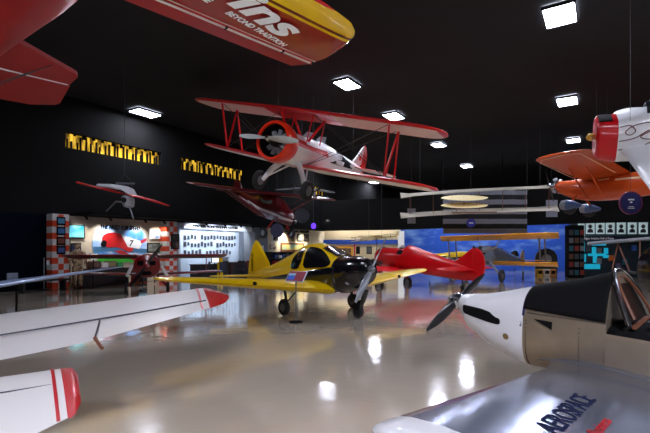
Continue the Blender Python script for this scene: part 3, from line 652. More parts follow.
# dark blue bay at far left
struct(WB('trim_4', -24, t55-.15, -.2, .1, .02, 3.0, spec(mat('dark_navy_wall', (6, 11, 24), .9), .05), None))
struct(WB('trim_5', t70, t166, -.2, .06, .02, 3.02, mat('booth_cream_paint', (176, 164, 148), .8), None))
struct(WB('trim_6', t178, t237+.2, -.2, .06, .02, 3.02, mat('booth_pale_blue_paint', (176, 190, 208), .7), None))
struct(WB('trim_7', t250, t266, -.2, .1, .02, 3.02, mat('booth_blue_grey_paint', (104, 112, 130), .8), None))
struct(WB('trim_8', t266, t315+1.2, -.2, .12, .02, 3.02, mat('booth_ivory_paint', (206, 196, 172), .8), None))
# checkered pillars
def checker(label, t0, t1, zt):
    n = 3 if t1-t0 < 1.2 else 3; w = (t1-t0)/n; rows = 12; h = (zt-.02)/rows
    cm = [mat('orange_red_square', (206, 66, 30), .6), mat('white_square', (205, 205, 205), .6)]
    b = B(); o = thing('checkered_pillar', label, 'pillar', LW((t0+t1)/2, .3, .01), (0, 0, UA+PI))
    b.box((0, 0, zt/2), (t1-t0, .5, zt)); b.make('pillar_core', cm[1], o, smooth=False)
    c = B()
    for i in range(n):
        for r in range(rows):
            c.box((-(t1-t0)/2+w*(i+.5), .255, h*(r+.5)), (w, .012, h), mi=(i+r) % 2)
    c.make('checker_squares', cm, o, smooth=False)
    c = B()
    for r in range(rows): c.box(((t1-t0)/2+.006, 0, h*(r+.5)), (.012, .5, h), mi=(r) % 2)
    c.make('checker_squares', cm, o, smooth=False)
    return o
o = checker('orange and white checkered pillar at the left end of the racing booth', wt(52.5, .55), wt(69, .55), 3.0)
o.rotation_euler.z = UA+PI; 
o = checker('orange and white checkered pillar between the racing booth and the portrait wall', wt(165.5, .55), wt(177, .55), 2.98); o.rotation_euler.z = UA+PI
for k, (py, c) in enumerate(((221, (60, 130, 170)), (231, (50, 110, 170)), (241, (120, 60, 50)), (250, (60, 90, 150)))):
    t = wt(61, .58); z = wz(t, py, .6); pos = LW(t, .585, z)
    o = B().box((0, 0, 0), (.34, .03, .34), bev=.01).make('wall_plaque', MBLACK, loc=pos, rot=(0, 0, UA+PI)); tag(o, ['topmost', 'second', 'third', 'lowest'][k]+' small dark square plaque on the left checkered pillar', 'plaque', 'plaques on the checkered pillar')
    B().box((0, .02, 0), (.24, .02, .2)).make('plaque_picture', hexm(c), o, smooth=False)
# mural, title and frames
t0, t1 = wt(92, .1), wt(147, .1); L_ = t1-t0; zc0, zc1 = .95, 2.62
mo = thing('racing_mural', 'rounded painted mural of a red racing airplane over green grass on the booth wall', 'mural', LW((t0+t1)/2, .08, 0), (0, 0, UA+PI))
skyr = art('mural_sky', (70, 140, 215), (225, 235, 245), 1.2, .4, .62)
def mp_(pts, m, name, y=.0): # wall coords u (0 left..1 right), v metres
    T = Matrix(((-1, 0, 0, 0), (0, 0, 1, y), (0, 1, 0, 0), (0, 0, 0, 1)))
    return B().plate([((u-.5)*L_, v) for u, v in pts], 0, .012, T=T).make(name, m, mo, smooth=False)
mp_(smooth2([(0, 1.5), (.02, 2.3), (.12, 2.62), (.5, 2.66), (1, 2.6), (1, 1.0), (.15, .95)], 2), skyr, 'painted_sky', .0)
mp_([(.03, 1.45), (.3, 1.5), (1, 1.4), (1, 1.6), (.4, 1.72), (.02, 1.7)], hexm((60, 110, 150)), 'painted_hills', .014)
mp_([(.1, .98), (.08, 1.25), (.3, 1.3), (1, 1.35), (1, .96)], hexm((50, 170, 40)), 'painted_grass', .016)
mp_(smooth2([(.15, 2.0), (.2, 2.3), (.42, 2.38), (.6, 2.1), (.75, 1.6), (.66, 1.42), (.45, 1.7), (.22, 1.65)], 1), hexm((190, 20, 24)), 'painted_airplane', .028)
mp_([(.5, 2.25), (.92, 1.95), (.84, 1.6), (.62, 1.7)], hexm((226, 226, 232)), 'painted_airplane', .03)
mp_([(.38, 1.5), (.5, 1.56), (.86, 1.1), (.74, 1.05)], hexm((176, 18, 22)), 'painted_airplane', .032)
mp_(smooth2([(.13, 1.75), (.17, 2.0), (.25, 1.95), (.22, 1.65)], 1), MBLACK, 'painted_engine', .04)
mp_([(.86, 2.0), (.99, 2.15), (.98, 2.0), (.88, 1.86)], hexm((180, 40, 60)), 'painted_airplane', .034)
text('racing_number', '7', .38, MBLACK, mo, frame((-1, 0, 0), (0, 0, 1), (-.14*L_, .05, 1.75)), .004, bold=.01, shear=.2)
tt = text('booth_title', 'THE NEED FOR SPEED', .27, spec(mat('black_letters', (5, 5, 6), .95), .02), None, frame((1, 0, 0), (0, 0, 1)), .012, bold=.008, shear=.3, sx=.74)
TR = lambda t, o, z: Matrix.Translation(LW(t, o, z)) @ Matrix.Rotation(UA, 4, 'Z')
tt.matrix_world = TR(wt(98.5), .1, 2.5); tag(tt, 'black slanted letters reading THE NEED FOR SPEED above the racing mural', 'sign')
pic('framed_picture', 'framed teal picture with a yellow figure at the left of the racing booth', 'picture', 68, 85, 224.5, 238.5, art('teal_print', (20, 130, 165), (120, 210, 220), 1.5))
pic('framed_picture', 'dark framed picture of an arched white and blue emblem under the teal picture', 'picture', 70.5, 81, 243, 252.5, art('navy_print', (18, 26, 60), (210, 215, 230), 3, .52, .6))
pic('framed_picture', 'white framed picture at the right end of the racing booth wall', 'picture', 149.5, 161, 229, 239, art('pale_print', (222, 226, 232), (90, 130, 190), 3, .5, .7), PAPER)
pic('framed_picture', 'dark grey framed board under the white picture in the racing booth', 'picture', 147.5, 163, 243, 252.5, art('grey_print', (70, 76, 74), (120, 124, 120), 4))
pic('framed_poster', 'black framed poster on the checkered pillar beside the portrait wall', 'poster', 171.5, 179.5, 234, 249, art('dark_print', (20, 20, 22), (120, 100, 90), 5, .5, .75), off=.6)
# portrait wall
o = WB('header_board', wt(184, .5), wt(252, .5), .12, .5, 2.68, 2.98, mat('pale_header_board', (200, 208, 220), .6)); tag(o, 'pale grey header board with dark lettering over the portrait wall', 'board')
tx = text('header_letters', 'AVIATION PIONEERS & INNOVATORS', .2, spec(mat('black_letters', (5, 5, 6), .95), .02), o, Matrix.Rotation(PI, 4, 'Z') @ frame((1, 0, 0), (0, 0, 1), (-2.05, -.2, -.06)), .012, bold=.006, sx=1.0)
o = WB('square_column', wt(238), wt(249), .1, .5, .02, 2.68, mat('pale_grey_board', (150, 158, 170), .6)); tag(o, 'pale grey square column at the right end of the portrait wall', 'column')
o = WB('square_column', wt(178.2, .4), wt(180.5, .4), .1, .42, .02, 2.68, mat('pale_grey_board', (150, 158, 170), .6)); tag(o, 'slim grey column at the left end of the portrait wall', 'column')
first = None
inks = [hexm((60, 70, 90)), hexm((35, 38, 48)), hexm((96, 104, 122))]
for row, (z, n) in enumerate(((2.25, 17), (1.85, 17), (1.42, 14))):
    for k in range(n):
        t = wt(182)+(wt(235)-wt(182))*(k+.5)/n*(1 if row < 2 else .9)
        if (row, k) in ((0, 4), (1, 9), (2, 5)): continue
        lab = 'small dark portrait plaque in the %s row on the portrait wall' % ['top', 'middle', 'bottom'][row]
        if first is None:
            first = B().box((0, 0, 0), (.15, .02, .26), bev=.005).make('portrait_plaque', hexm((150, 156, 170)), smooth=False)
            B().box((0, .016, 0), (.125, .012, .21)).make('portrait_photo', inks[1], first, smooth=False); o = first
        else: o = dup(first)
        o.location = LW(t, .09, z+random.uniform(-.05, .05)); o.rotation_euler = (0, 0, UA+PI)
        tag(o, lab, 'plaque', ['portrait plaques in the top row', 'portrait plaques in the middle row', 'portrait plaques in the bottom row'][row])
        s_ = random.uniform(.8, 1.25); o.scale = (s_, 1, s_)
# memorial booth pictures
pic('framed_picture', 'grey framed picture on the blue-grey panel left of the ivory booth', 'picture', 255, 264.5, 234, 241.5, art('grey_print', (70, 76, 74), (120, 124, 120), 4), STEEL)
pic('framed_picture', 'small pale framed picture under the grey one on the blue-grey panel', 'picture', 258, 264, 245, 251, PAPER, STEEL)
pic('framed_picture', 'small framed picture below the round hanging sign on the ivory wall', 'picture', 272.5, 279, 234.5, 241.5, art('dark_print', (20, 20, 22), (120, 100, 90), 5, .5, .75), PAPER)
pic('framed_picture', 'white framed certificate on the ivory wall, left of the golden frame', 'picture', 281, 285.5, 233, 241, PAPER, STEEL)
pic('framed_picture', 'golden framed picture with a dark figure on the ivory wall', 'picture', 288.5, 294.5, 233.5, 241.5, art('gold_print', (200, 170, 90), (80, 60, 40), 3, .5, .6), hexm((150, 110, 50)))
pic('framed_picture', 'square black framed picture right of the golden frame on the ivory wall', 'picture', 297.5, 303, 234, 241.5, art('grey_print', (70, 76, 74), (120, 124, 120), 4), MBLACK)
pic('framed_picture', 'last black framed picture near the right end of the ivory wall', 'picture', 303.8, 309, 234, 241.5, art('dark_print', (20, 20, 22), (120, 100, 90), 5, .5, .75), MBLACK)
pic('framed_picture', 'little picture of red and black figures low on the ivory wall', 'picture', 269.5, 277, 243.5, 250, art('figure_print', (190, 180, 160), (90, 40, 34), 5, .5, .6), hexm((190, 180, 160)))
o = pic('lit_display_case', 'wooden case with a lit pale green and yellow map on the ivory wall', 'display case', 281, 304, 243, 251.5, art('map_print', (150, 190, 170), (220, 200, 110), 2.5, .4, .6), hexm((120, 62, 36)), fr=.12, inner='map')
tt = text('wall_lettering', 'GUADALCANAL MEMORIAL', .26, spec(mat('black_letters', (5, 5, 6), .95), .02), None, frame((1, 0, 0), (0, 0, 1)), .012, bold=.006, sx=.9)
tt.matrix_world = TR(wt(283), .15, wz(wt(294), 232.5)); tag(tt, 'small black lettering across the top of the ivory wall', 'sign')
# shelves, counters and clutter
o = thing('dark_bookcase', 'long dark shelf unit filled with small boxes under the ivory wall pictures', 'shelf', LW(wt(290), .4, .01), (0, 0, UA+PI))
w_ = wt(314)-wt(263); b = B(); b.box((0, -.18, .7), (w_, .05, 1.4))
for z in (.05, .5, .95, 1.38): b.box((0, 0, z), (w_, .4, .05))
for k in range(8): b.box((-w_/2+w_*k/7, 0, .7), (.05, .4, 1.4))
b.make('shelf_frame', mat('dark_shelf', (24, 26, 30), .5), o, smooth=False)
cols = [(160, 40, 40), (60, 70, 90), (140, 130, 110), (40, 60, 120), (90, 90, 90), (180, 180, 180), (30, 30, 34)]
for k in range(26):
    t = wt(268)+(wt(313)-wt(268))*(k % 13+.5)/13; z = (.53, .98)[k//13]
    h = random.uniform(.16, .32)
    o = B().box((0, 0, h/2), (random.uniform(.25, .5), .25, h), bev=.01).make('storage_box', hexm(random.choice(cols)), loc=LW(t, .45, z+.001), rot=(0, 0, UA+PI))
    tag(o, 'small box standing on the %s shelf of the long dark unit' % ('middle', 'upper')[k//13], 'box', 'boxes on the dark shelves, '+('middle', 'upper')[k//13]+' row')
def cabinet(label, t0, t1, o0, d, h, m, top=None, cat='cabinet', name='display_cabinet'):
    o = thing(name, label, cat, LW((t0+t1)/2, o0+d/2, .01), (0, 0, UA+PI)); w = t1-t0
    B().box((0, 0, h/2), (w, d, h-.02), bev=.02).make('cabinet_body', m, o, smooth=False)
    B().box((0, 0, h+.01), (w+.06, d+.06, .05), bev=.01).make('cabinet_top', top or m, o, smooth=False)
    B().box((0, d/2+.006, h*.5), (w*.86, .014, h*.7)).make('front_panel', mat('dark_shelf', (24, 26, 30), .5), o, smooth=False)
    return o
cabinet('dark low counter along the racing booth behind the red biplane', wt(72), wt(118), .15, .7, .72, mat('dark_wood', (40, 30, 28), .5))
cabinet('orange and dark podium in the middle of the racing booth', wt(119), wt(128), .9, .6, .8, hexm((150, 70, 30)), PAPER)
cabinet('dark counter in front of the portrait wall, left part', wt(181), wt(203), .7, .6, .75, mat('dark_wood', (40, 30, 28), .5))
cabinet('pale grey pedestal beside the yellow column before the portrait wall', wt(203.5), wt(210), 1.0, .5, 1.1, mat('pale_grey_board', (150, 158, 170), .6))
cabinet('dark reddish counter before the right part of the portrait wall', wt(212), wt(240), .7, .8, .8, hexm((52, 22, 24)))
o = B().lathe([(0, .16), (1.25, .14)], 'z', 24).make('yellow_post', YEL, loc=LW(wt(201), 1.5, .01)); tag(o, 'short thick yellow post before the portrait wall', 'post')
def screen(label, t, off, z, w, h, m, stand=True):
    o = thing('information_screen', label, 'screen', LW(t, off, .01), (0, 0, UA+PI))
    B().box((0, 0, z), (w, .05, h), bev=.01).make('screen_case', MBLACK, o); B().box((0, .03, z), (w*.88, .012, h*.84)).make('display', m, o, smooth=False)
    B().tube((0, -.02, .03), (0, -.02, z-h/2+.03), .03).make('stand_pole', DSTEEL, o); B().lathe([(0, .2), (.03, .18)], 'z', 20, c=(0, -.02, 0)).make('stand_base', DSTEEL, o)
glow = mat('lit_white_display', (230, 235, 240), .4, emit=.7)
screen('small lit white screen on a stand before the portrait wall', wt(190.5), 1.9, 1.03, .5, .32, glow)
screen('small lit white screen low in the racing booth, behind the silver wing', wt(77), 1.3, 1.28, .34, .26, glow)
screen('pale blue lit screen at the right of the silver wing tip', wt(120), 1.75, .62, .5, .45, mat('pale_blue_display', (150, 190, 210), .4, emit=.5))
# rough tan costume figure and seated clutter
o = thing('costume_mannequin', 'pale brown mannequin in a mottled flying suit beside the left checkered pillar', 'mannequin', LW(wt(66), .9, .01), (0, 0, UA+PI))
mm = art('mottled_suit', (120, 92, 66), (214, 186, 150), 9)
B().loft([sup(z, 0, a_, b_, b_, 2) for z, a_, b_ in ()] or [[(r*math.cos(2*PI*k/18), r*.7*math.sin(2*PI*k/18), z) for k in range(18)] for z, r in ((.8, .18), (1.0, .2), (1.2, .24), (1.4, .27), (1.52, .18), (1.56, .07), (1.62, .07))]).make('suit_body', mm, o)
for s in (1, -1):
    B().path([(.1*s, 0, .85), (.12*s, .02, .45), (.12*s, 0, .06)], [.11, .09, .07], 12).make('leg', mm, o)
    B().path([(.24*s, 0, 1.44), (.32*s, .02, 1.15), (.26*s, .1, .92)], [.08, .065, .05], 10).make('arm', mm, o)
    B().box((.12*s, .05, .04), (.1, .26, .08), bev=.03).make('boot', TAN, o)
B().lathe([(-.13, .03), (-.09, .09), (0, .11), (.08, .09), (.12, .03)], 'z', 16, c=(0, 0, 1.72)).make('head', mm, o)
for k, (px, off, s_, c, what) in enumerate(((88, 1.0, .5, (90, 60, 50), 'brown'), (97, .95, .42, (200, 196, 190), 'white'), (104, 1.0, .5, (110, 96, 60), 'olive'), (112, .95, .36, (40, 120, 60), 'green'))):
    t = wt(px); o = thing('display_box', what+' model display box standing on the counter of the racing booth', 'box', LW(t, .5, .77), (0, 0, UA+PI))
    B().box((0, 0, s_*.3), (s_*.9, .3, s_*.6), bev=.02).make('box_body', hexm(c), o); B().box((0, .155, s_*.3), (s_*.6, .012, s_*.4)).make('box_front', hexm(tuple(min(255, v+40) for v in c)), o, smooth=False)
for k, (px, off) in enumerate(((184, 2.7), (183, 1.75), (215, 2.0), (224, 2.2), (232, 2.1))):
    o = thing('museum_chair', ['dark blue chair left of the small lit screen', 'dark chair against the counter of the portrait wall', 'dark chair with a white paper beside the yellow post', 'dark red chair behind the tail of the yellow airplane', 'dark chair before the grey square column'][k], 'chair', LW(wt(px), off, .01), (0, 0, UA+k))
    m_ = hexm(((30, 40, 66), (30, 30, 36), (36, 34, 40), (80, 20, 26), (40, 36, 38))[k])
    B().box((0, 0, .45), (.44, .44, .06), bev=.02).make('seat', m_, o); B().box((0, -.2, .72), (.42, .05, .44), bev=.02).make('backrest', m_, o)
    for sx in (-.18, .18):
        for sy in (-.18, .18): B().tube((sx, sy, 0), (sx, sy, .43), .018).make('leg', DSTEEL, o)
# booth spot lights on a rail
for k, (px, e_, c) in enumerate(((77, 32, (1, .93, .8)), (101, 38, (1, .98, .95)), (136, 42, (1, .98, .95)), (155, 26, (1, .93, .8)), (187, 110, (.85, .92, 1)), (206, 80, (.85, .92, 1)), (222, 90, (.85, .92, 1)), (234, 40, (.85, .92, 1)), (281, 90, (1, .9, .72)), (300, 90, (1, .9, .72)))):
    t = wt(px); o = thing('spot_lamp', 'small black spotlight under the soffit aimed at the wall, %s' % ['over the teal picture', 'over the left of the mural', 'over the right of the mural', 'over the white framed picture', 'leftmost over the portraits', 'second over the portraits', 'third over the portraits', 'rightmost over the portraits', 'left over the ivory wall', 'right over the ivory wall'][k], 'lamp', LW(t, 1.5 if 3 < k < 8 else .75, 2.98), (0, 0, UA+PI), 'booth spotlights')
    B().tube((0, .06, -.12), (0, -.08, -.02), .05, .04, 12).make('lamp_head', MBLACK, o); B().tube((0, 0, 0), (0, 0, -.08), .012).make('lamp_arm', MBLACK, o)
    ld = bpy.data.lights.new('spot_light', 'SPOT'); ld.energy = e_*1.5; ld.color = c; ld.spot_size = math.radians(88); ld.spot_blend = .6; ld.shadow_soft_size = .05
    lo = bpy.data.objects.new('spot_light', ld); col.objects.link(lo); lo.parent = o; lo.location = (0, 0, -.16)
    d_ = (LW(t, .06, 2.0)-LW(t, 1.5 if 3 < k < 8 else .75, 2.82)); d_.rotate(Euler((0, 0, -UA-PI))); lo.rotation_euler = d_.to_track_quat('-Z', 'Y').to_euler()
struct(WB('trim_9', t70, t315, .1, 1.7, 3.02, 3.1, DWALL))
rail = WB('lamp_rail', t70, t315, .71, .79, 2.985, 3.02, MBLACK); tag(rail, 'thin black lamp rail running under the soffit above the booths', 'rail')
# objects by the dark bay
o = thing('brochure_stand', 'thin steel post with a small white card in front of the dark navy wall', 'stand', at(44, 285, 17.0)*1, (0, 0, 0)); o.location.z = .01
B().tube((0, 0, .02), (0, 0, 1.25), .025).make('stand_pole', STEEL, o); B().lathe([(0, .18), (.03, .16)], 'z', 20).make('stand_base', DSTEEL, o); B().box((.16, 0, 1.05), (.1, .02, .2)).make('card', PAPER, o)
o = thing('barrier_bench', 'low dark bench with a pale sign in front of the navy wall at left', 'bench', at(22, 285, 15.6), (0, 0, UA+PI)); o.location.z = .01
B().box((0, 0, .42), (3.2, .4, .06), bev=.01).make('bench_top', mat('dark_wood', (40, 30, 28), .5), o)
for sx in (-1.4, 0, 1.4): B().box((sx, 0, .2), (.08, .36, .4)).make('leg', DSTEEL, o)
B().box((.3, 0, .62), (.34, .03, .24)).make('sign_card', hexm((130, 140, 160)), o)

# ================================================================== BACK WALL OBJECTS
Y_ = 34.2
def slab(name, label, cat, px0, px1, py0, py1, Y, d, m, grp=None, inner=None):
    p0, p1 = at(px0, py1, Y), at(px1, py0, Y); w, h = p1.x-p0.x, p1.z-p0.z
    o = B().box((0, 0, 0), (w, d, h), bev=min(.02, d*.2)).make(name, m, loc=((p0.x+p1.x)/2, Y, (p0.z+p1.z)/2)); tag(o, label, cat, grp)
    if inner: B().box((0, -d/2-.004, 0), (w*.78, .012, h*.78)).make('print', inner, o, smooth=False)
    return o
o = slab('yellow_framed_doorway', 'yellow framed opening with a dark inside behind the cockpit of the yellow airplane', 'doorway', 336, 353, 246.5, 262, 34.1, .12, GOLD, None, art('dark_inside', (34, 30, 30), (130, 100, 60), 2))
slab('wall_poster', 'narrow black poster at left on the cream back wall', 'poster', 356, 360, 246.5, 254, 34.1, .05, MBLACK)
slab('wall_poster', 'black poster in the middle of the cream back wall', 'poster', 366.5, 372, 246.5, 254, 34.1, .05, MBLACK, None, hexm((70, 70, 74)))
slab('red_banner', 'thin red upright banner beside the yellow framed opening', 'banner', 354, 355.2, 244, 258, 34.0, .08, RED)
slab('wall_poster', 'black poster right of the propeller tip on the cream back wall', 'poster', 381, 386, 247, 254, 34.1, .05, MBLACK, None, hexm((90, 84, 74)))
# low exhibits at the foot of the back wall
for k, (px, w_, h, c, lab) in enumerate(((352, .9, .9, (70, 60, 54), 'dark brown crate by the back wall behind the black nose'), (377, .8, .8, (44, 44, 50), 'black crate by the cream wall behind the propeller'))):
    p = at(px, 260, 33.2); o = thing('exhibit_crate', lab, 'crate', (p.x, p.y, .01)); B().box((0, 0, h/2), (w_, .6, h), bev=.03).make('crate_body', hexm(c), o); B().box((0, 0, h+.02), (w_+.06, .66, .05), bev=.01).make('crate_lid', hexm(tuple(v+20 for v in c)), o)
# black tyre-like dome with a round badge
p = at(546, 265, 27.5); o = thing('round_backdrop', 'black arched cowling display with a pale round badge against the blue mural', 'display', (p.x, p.y, .01), (0, 0, -.35))
B().plate([(-.62, 0), (.62, 0)]+[(.62*math.cos(t*PI/12), 1.0+.62*math.sin(t*PI/12)) for t in range(13)], -.2, .2, T=Matrix.Rotation(PI/2, 4, 'X')).make('arched_body', RUB, o)
B().lathe([(0, .3), (.02, .3)], 'y', 24, c=(0, -.24, .95)).make('round_badge', hexm((120, 122, 126)), o)
for k, (px, c) in enumerate(((539, (190, 150, 40)), (546, (200, 196, 190)), (552, (190, 120, 50)))):
    p = at(px, 268, 25.6); o = thing('parts_crate', ['yellow', 'white', 'orange'][k]+' small crate on the floor before the black arched display', 'crate', (p.x, p.y, .01)); B().box((0, 0, .2), (.36, .3, .4), bev=.02).make('crate_body', hexm(c), o); B().box((0, -.155, .22), (.24, .012, .2)).make('crate_label', MBLACK, o)
# black display rack
p = at(574.5, 265, 24.0); o = thing('display_rack', 'tall black rack with rows of small dark display boxes before the blue wall', 'rack', (p.x, p.y, .01))
B().box((0, 0, 1.45), (.86, .4, 2.9), bev=.02).make('rack_body', MBLACK, o)
rk = [(60, 62, 66), (30, 80, 90), (120, 40, 30), (100, 104, 110), (90, 60, 40)]
for r in range(6):
    for c in range(3): B().box((-.3+.3*c, -.21, .3+r*.44), (.22, .04, .28), bev=.005).make('display_box', hexm(rk[(r*2+c) % 5]), o)
# teal hall-of-fame exhibit
struct(seg('wall_teal', (14.9, 26.3), (22.5, 25.6), 0, 3.4, .2, hexm((60, 70, 80))))
teal = mat('lit_teal_panel', (30, 170, 200), .4, emit=.32)
pale = mat('lit_pale_panel', (200, 222, 226), .4, emit=.25)
slab('light_column', 'pale lit column at the left edge of the hall of fame exhibit', 'column', 578.5, 584, 223, 237, 24.6, .15, pale)
pd = thing('portrait_display', 'row of lit pale portrait panels above the dark banner at right', 'display', at(618, 228, 24.6))
def sub(par, name, px0, px1, py0, py1, Y, d, m):
    p0, p1 = at(px0, py1, Y)-par.location, at(px1, py0, Y)-par.location
    return B().box(((p0.x+p1.x)/2, p0.y, (p0.z+p1.z)/2), (p1.x-p0.x, d, p1.z-p0.z), bev=.01).make(name, m, par)
sub(pd, 'display_board', 584.5, 652, 221.5, 241.5, 24.6, .12, hexm((60, 90, 100)))
for px in (586, 596, 606, 617, 628, 639):
    o = sub(pd, 'portrait_panel', px, px+8.5, 222.5, 234, 24.5, .06, pale); c0 = at(px+4.25, 228, 24.4)-pd.location
    b = B().lathe([(-.1, .03), (-.07, .07), (0, .1), (.08, .08), (.12, .03)], 'z', 14, c=(c0.x, c0.y, c0.z+.08)); b.loft([[(c0.x+a_*math.cos(t*PI/8), c0.y+.04*math.sin(t*PI/8), c0.z+z) for t in range(16)] for z, a_ in ((-.26, .17), (-.12, .15), (-.04, .05))]).make('portrait', hexm((60, 62, 70)), o)
o = slab('hall_banner', 'long dark banner with white lettering in the hall of fame exhibit', 'banner', 579, 652, 236.5, 240.5, 23.9, .1, hexm((16, 20, 40)))
text('banner_lettering', 'Michigan Aviation Hall of Fame', .17, PAPER, o, frame((1, 0, 0), (0, 0, 1), (-1.95, -.055, -.05)), .004, bold=.003, sx=.85)
sh = thing('exhibit_case', 'teal lit exhibit case with small objects behind the silver airplane windscreen', 'display case', (16.6, 24.3, .01))
sub(sh, 'case_body', 579, 650, 241.5, 277, 24.6, .3, hexm((26, 40, 50)))
for px, py0, py1, w_ in ((580, 242, 252, 4.5), (580, 254, 262, 6), (592, 247, 254, 4), (588, 253.5, 256, 18), (593, 256, 263, 4), (604, 248, 254, 4), (603, 255, 258, 6), (584, 264, 269, 16), (592, 243.5, 245.5, 14)):
    sub(sh, 'lit_panel', px, px+w_, py0, py1, 24.4, .06, teal)
for k, (px, py) in enumerate(((588, 249), (588.5, 259.5), (599, 250.5), (611, 258), (599, 261), (634, 248), (641, 259), (625, 262), (618, 266))):
    sub(sh, 'exhibit_object', px-2.2, px+2.2, py-2.8, py+2.8, 24.35, .1, hexm([(70, 74, 80), (44, 48, 54), (100, 104, 110), (190, 90, 30), (120, 120, 124), (50, 90, 160), (110, 110, 130), (40, 110, 130), (90, 80, 110)][k]))

# unseen wash lights added behind the black fascia to brighten the back walls
for k, (x, y, e_, sz) in enumerate(((1.2, 34.0, 60, 2.2), (4.0, 33.3, 60, 2.6), (8.4, 31.2, 95, 3.5), (12.0, 29.3, 95, 3.5), (15.6, 27.6, 80, 3.0))):
    o = thing('added_wash_light', 'added long lamp box unseen behind the fascia, %s along the back wall' % ['first', 'second', 'third', 'fourth', 'fifth'][k], 'lamp', (x, y, 3.9), (0, 0, 0), 'added wash lights behind the fascia')
    B().box((0, 0, .05), (sz, .3, .08), bev=.01).make('added_lamp_box', MBLACK, o); strut(o, (0, 0, .08), (0, 0, 4.07), .02, MBLACK, 'hanging_rod', 1)
    ld = bpy.data.lights.new('added_wash_lamp', 'AREA'); ld.shape = 'RECTANGLE'; ld.size = sz; ld.size_y = .3; ld.energy = e_; ld.color = (1, .95, .86) if k < 2 else (.9, .95, 1)
    lo = bpy.data.objects.new('added_wash_lamp', ld); col.objects.link(lo); lo.parent = o; lo.rotation_euler = (math.radians(25), 0, 0); lo.location = (0, 0, 0)

# ================================================================== HANGING THINGS
def disc_sign(label, px, py, Y, r, c, rim, lines=0):
    p = at(px, py, Y); o = thing('round_sign', label, 'sign', p)
    B().lathe([(0, r), (.03, r)], 'y', 36).make('sign_disc', mat('sign_%02x%02x%02x' % c, c, .5), o)
    B().lathe([(-.01, r*1.0), (-.01, r*1.14), (.04, r*1.14), (.04, r*1.0)], 'y', 36, cap=False).make('sign_rim', mat('rim_%02x%02x%02x' % rim, rim, .5), o)
    strut(o, (0, .02, r), (0, .02, 7.97-p.z), .006, CABLE, 'hanging_wire', 1, 6)
    return o
o = disc_sign('round navy sign with a maroon rim hanging under the orange airplane', 631, 203, 11.5, .27, (20, 28, 96), (90, 20, 70))
for k in range(2): B().box((0, -.006, .09-.07*k), ((.16, .06)[k], .008, .035)).make('sign_heading', PAPER, o)
for k in range(2): B().box((0, -.006, -.1-.04*k), ((.14, .18)[k], .008, .018)).make('sign_line', PAPER, o)
disc_sign('round dark navy sign hanging before the ivory wall', 277, 230.5, 19, .26, (20, 22, 60), (30, 30, 60))
o = disc_sign('round blue and violet emblem sign hanging before the striped flag', 471, 223, 22, .2, (50, 60, 190), (60, 30, 130)); B().box((0, -.02, 0), (.22, .01, .06)).make('sign_bar', PAPER, o)
disc_sign('round black sign hanging below the small red high-wing airplane', 302, 215.5, 18, .27, (16, 18, 34), (20, 20, 36))
p = at(313.5, 226, 18); o = thing('violet_lamp', 'small glowing violet lamp hanging right of the round black sign', 'lamp', p)
B().lathe([(-.12, .03), (-.06, .1), (.06, .1), (.12, .03)], 'z', 16).make('lamp_globe', mat('violet_glow', (80, 40, 220), .4, emit=1.5), o); strut(o, (0, 0, .12), (0, 0, 7.97-p.z), .006, CABLE, 'hanging_wire', 1, 6)

# striped flag
p0, p1 = at(443, 233.5, 25.2), at(527, 190, 25.2); w_, h = p1.x-p0.x, p1.z-p0.z
fl = thing('striped_flag', 'large black and grey striped flag hanging behind the pale glider', 'flag', ((p0.x+p1.x)/2, 25.2, p0.z))
fmx = ramp_mat('flag_stripes', 2, 0, h, [(0, (122, 124, 134))]+[(h*k/9, (122, 124, 134) if k % 2 == 0 else (26, 26, 28)) for k in range(1, 9)], .9, 0)
b = B(); nx = 40
vs = [(-w_/2+w_*i/nx, .04*math.sin(i*.9)+.03*math.sin(i*.37), z) for z in (0, h*.33, h*.66, h) for i in range(nx+1)]
b.add(vs, [(j*(nx+1)+i, j*(nx+1)+i+1, (j+1)*(nx+1)+i+1, (j+1)*(nx+1)+i) for j in range(3) for i in range(nx)])
o = b.make('flag_cloth', fmx, fl); md = o.modifiers.new('s', 'SOLIDIFY'); md.thickness = .01
strut(fl, (-w_/2-.1, 0, h), (w_/2+.1, 0, h), .03, DSTEEL, 'flag_pole', 1)
for sx in (-w_/2, w_/2): strut(fl, (sx, 0, h), (sx, 0, 7.97-p0.z), .006, CABLE, 'hanging_wire', 1, 6)

# pale biplane glider
g = thing('glider', 'pale cream two-deck glider with thin struts hanging before the striped flag', 'glider', at(478, 203, 22.5))
gl = g.location
def deck(name, a0, a1, ch, th, m):
    A = at(*a0)-gl; C_ = at(*a1)-gl; rings = []
    for i in range(15):
        t = i/14; P = A.lerp(C_, t); k = math.sin(PI*min(1, t/.06)/2) if t < .06 else (math.sin(PI*min(1, (1-t)/.06)/2) if t > .94 else 1); k = max(.15, k)
        P = P+Vector((0, 0, .06*math.sin(PI*t)))
        rings.append([(P.x, P.y-.5*ch*k+c*ch*k, P.z+tt_*th+(c-.5)*.2*ch) for c, tt_ in AF])
    return B().loft(rings).make(name, m, g, ang=50)
MSH = mat('aged_muslin', (158, 150, 134), .8, var=.15, scale=5)
deck('upper_wing', (400.5, 195.5, 23), (558, 186.5, 21.5), 1.7, .1, MSH); deck('lower_wing', (400.5, 215.5, 23), (558, 208.5, 21.5), 1.7, .1, MSH)
for k in range(7):
    t = (k+.35)/6.7; pxk = 402+155*t; Yk = 23-1.5*t
    for dy in (-.45, .5):
        a_ = at(pxk, 195.5-9*t, Yk+dy)-gl; c_ = at(pxk, 215.5-7*t, Yk+dy)-gl; strut(g, a_, c_, .015, WOODY, 'interplane_strut', 1, 6)
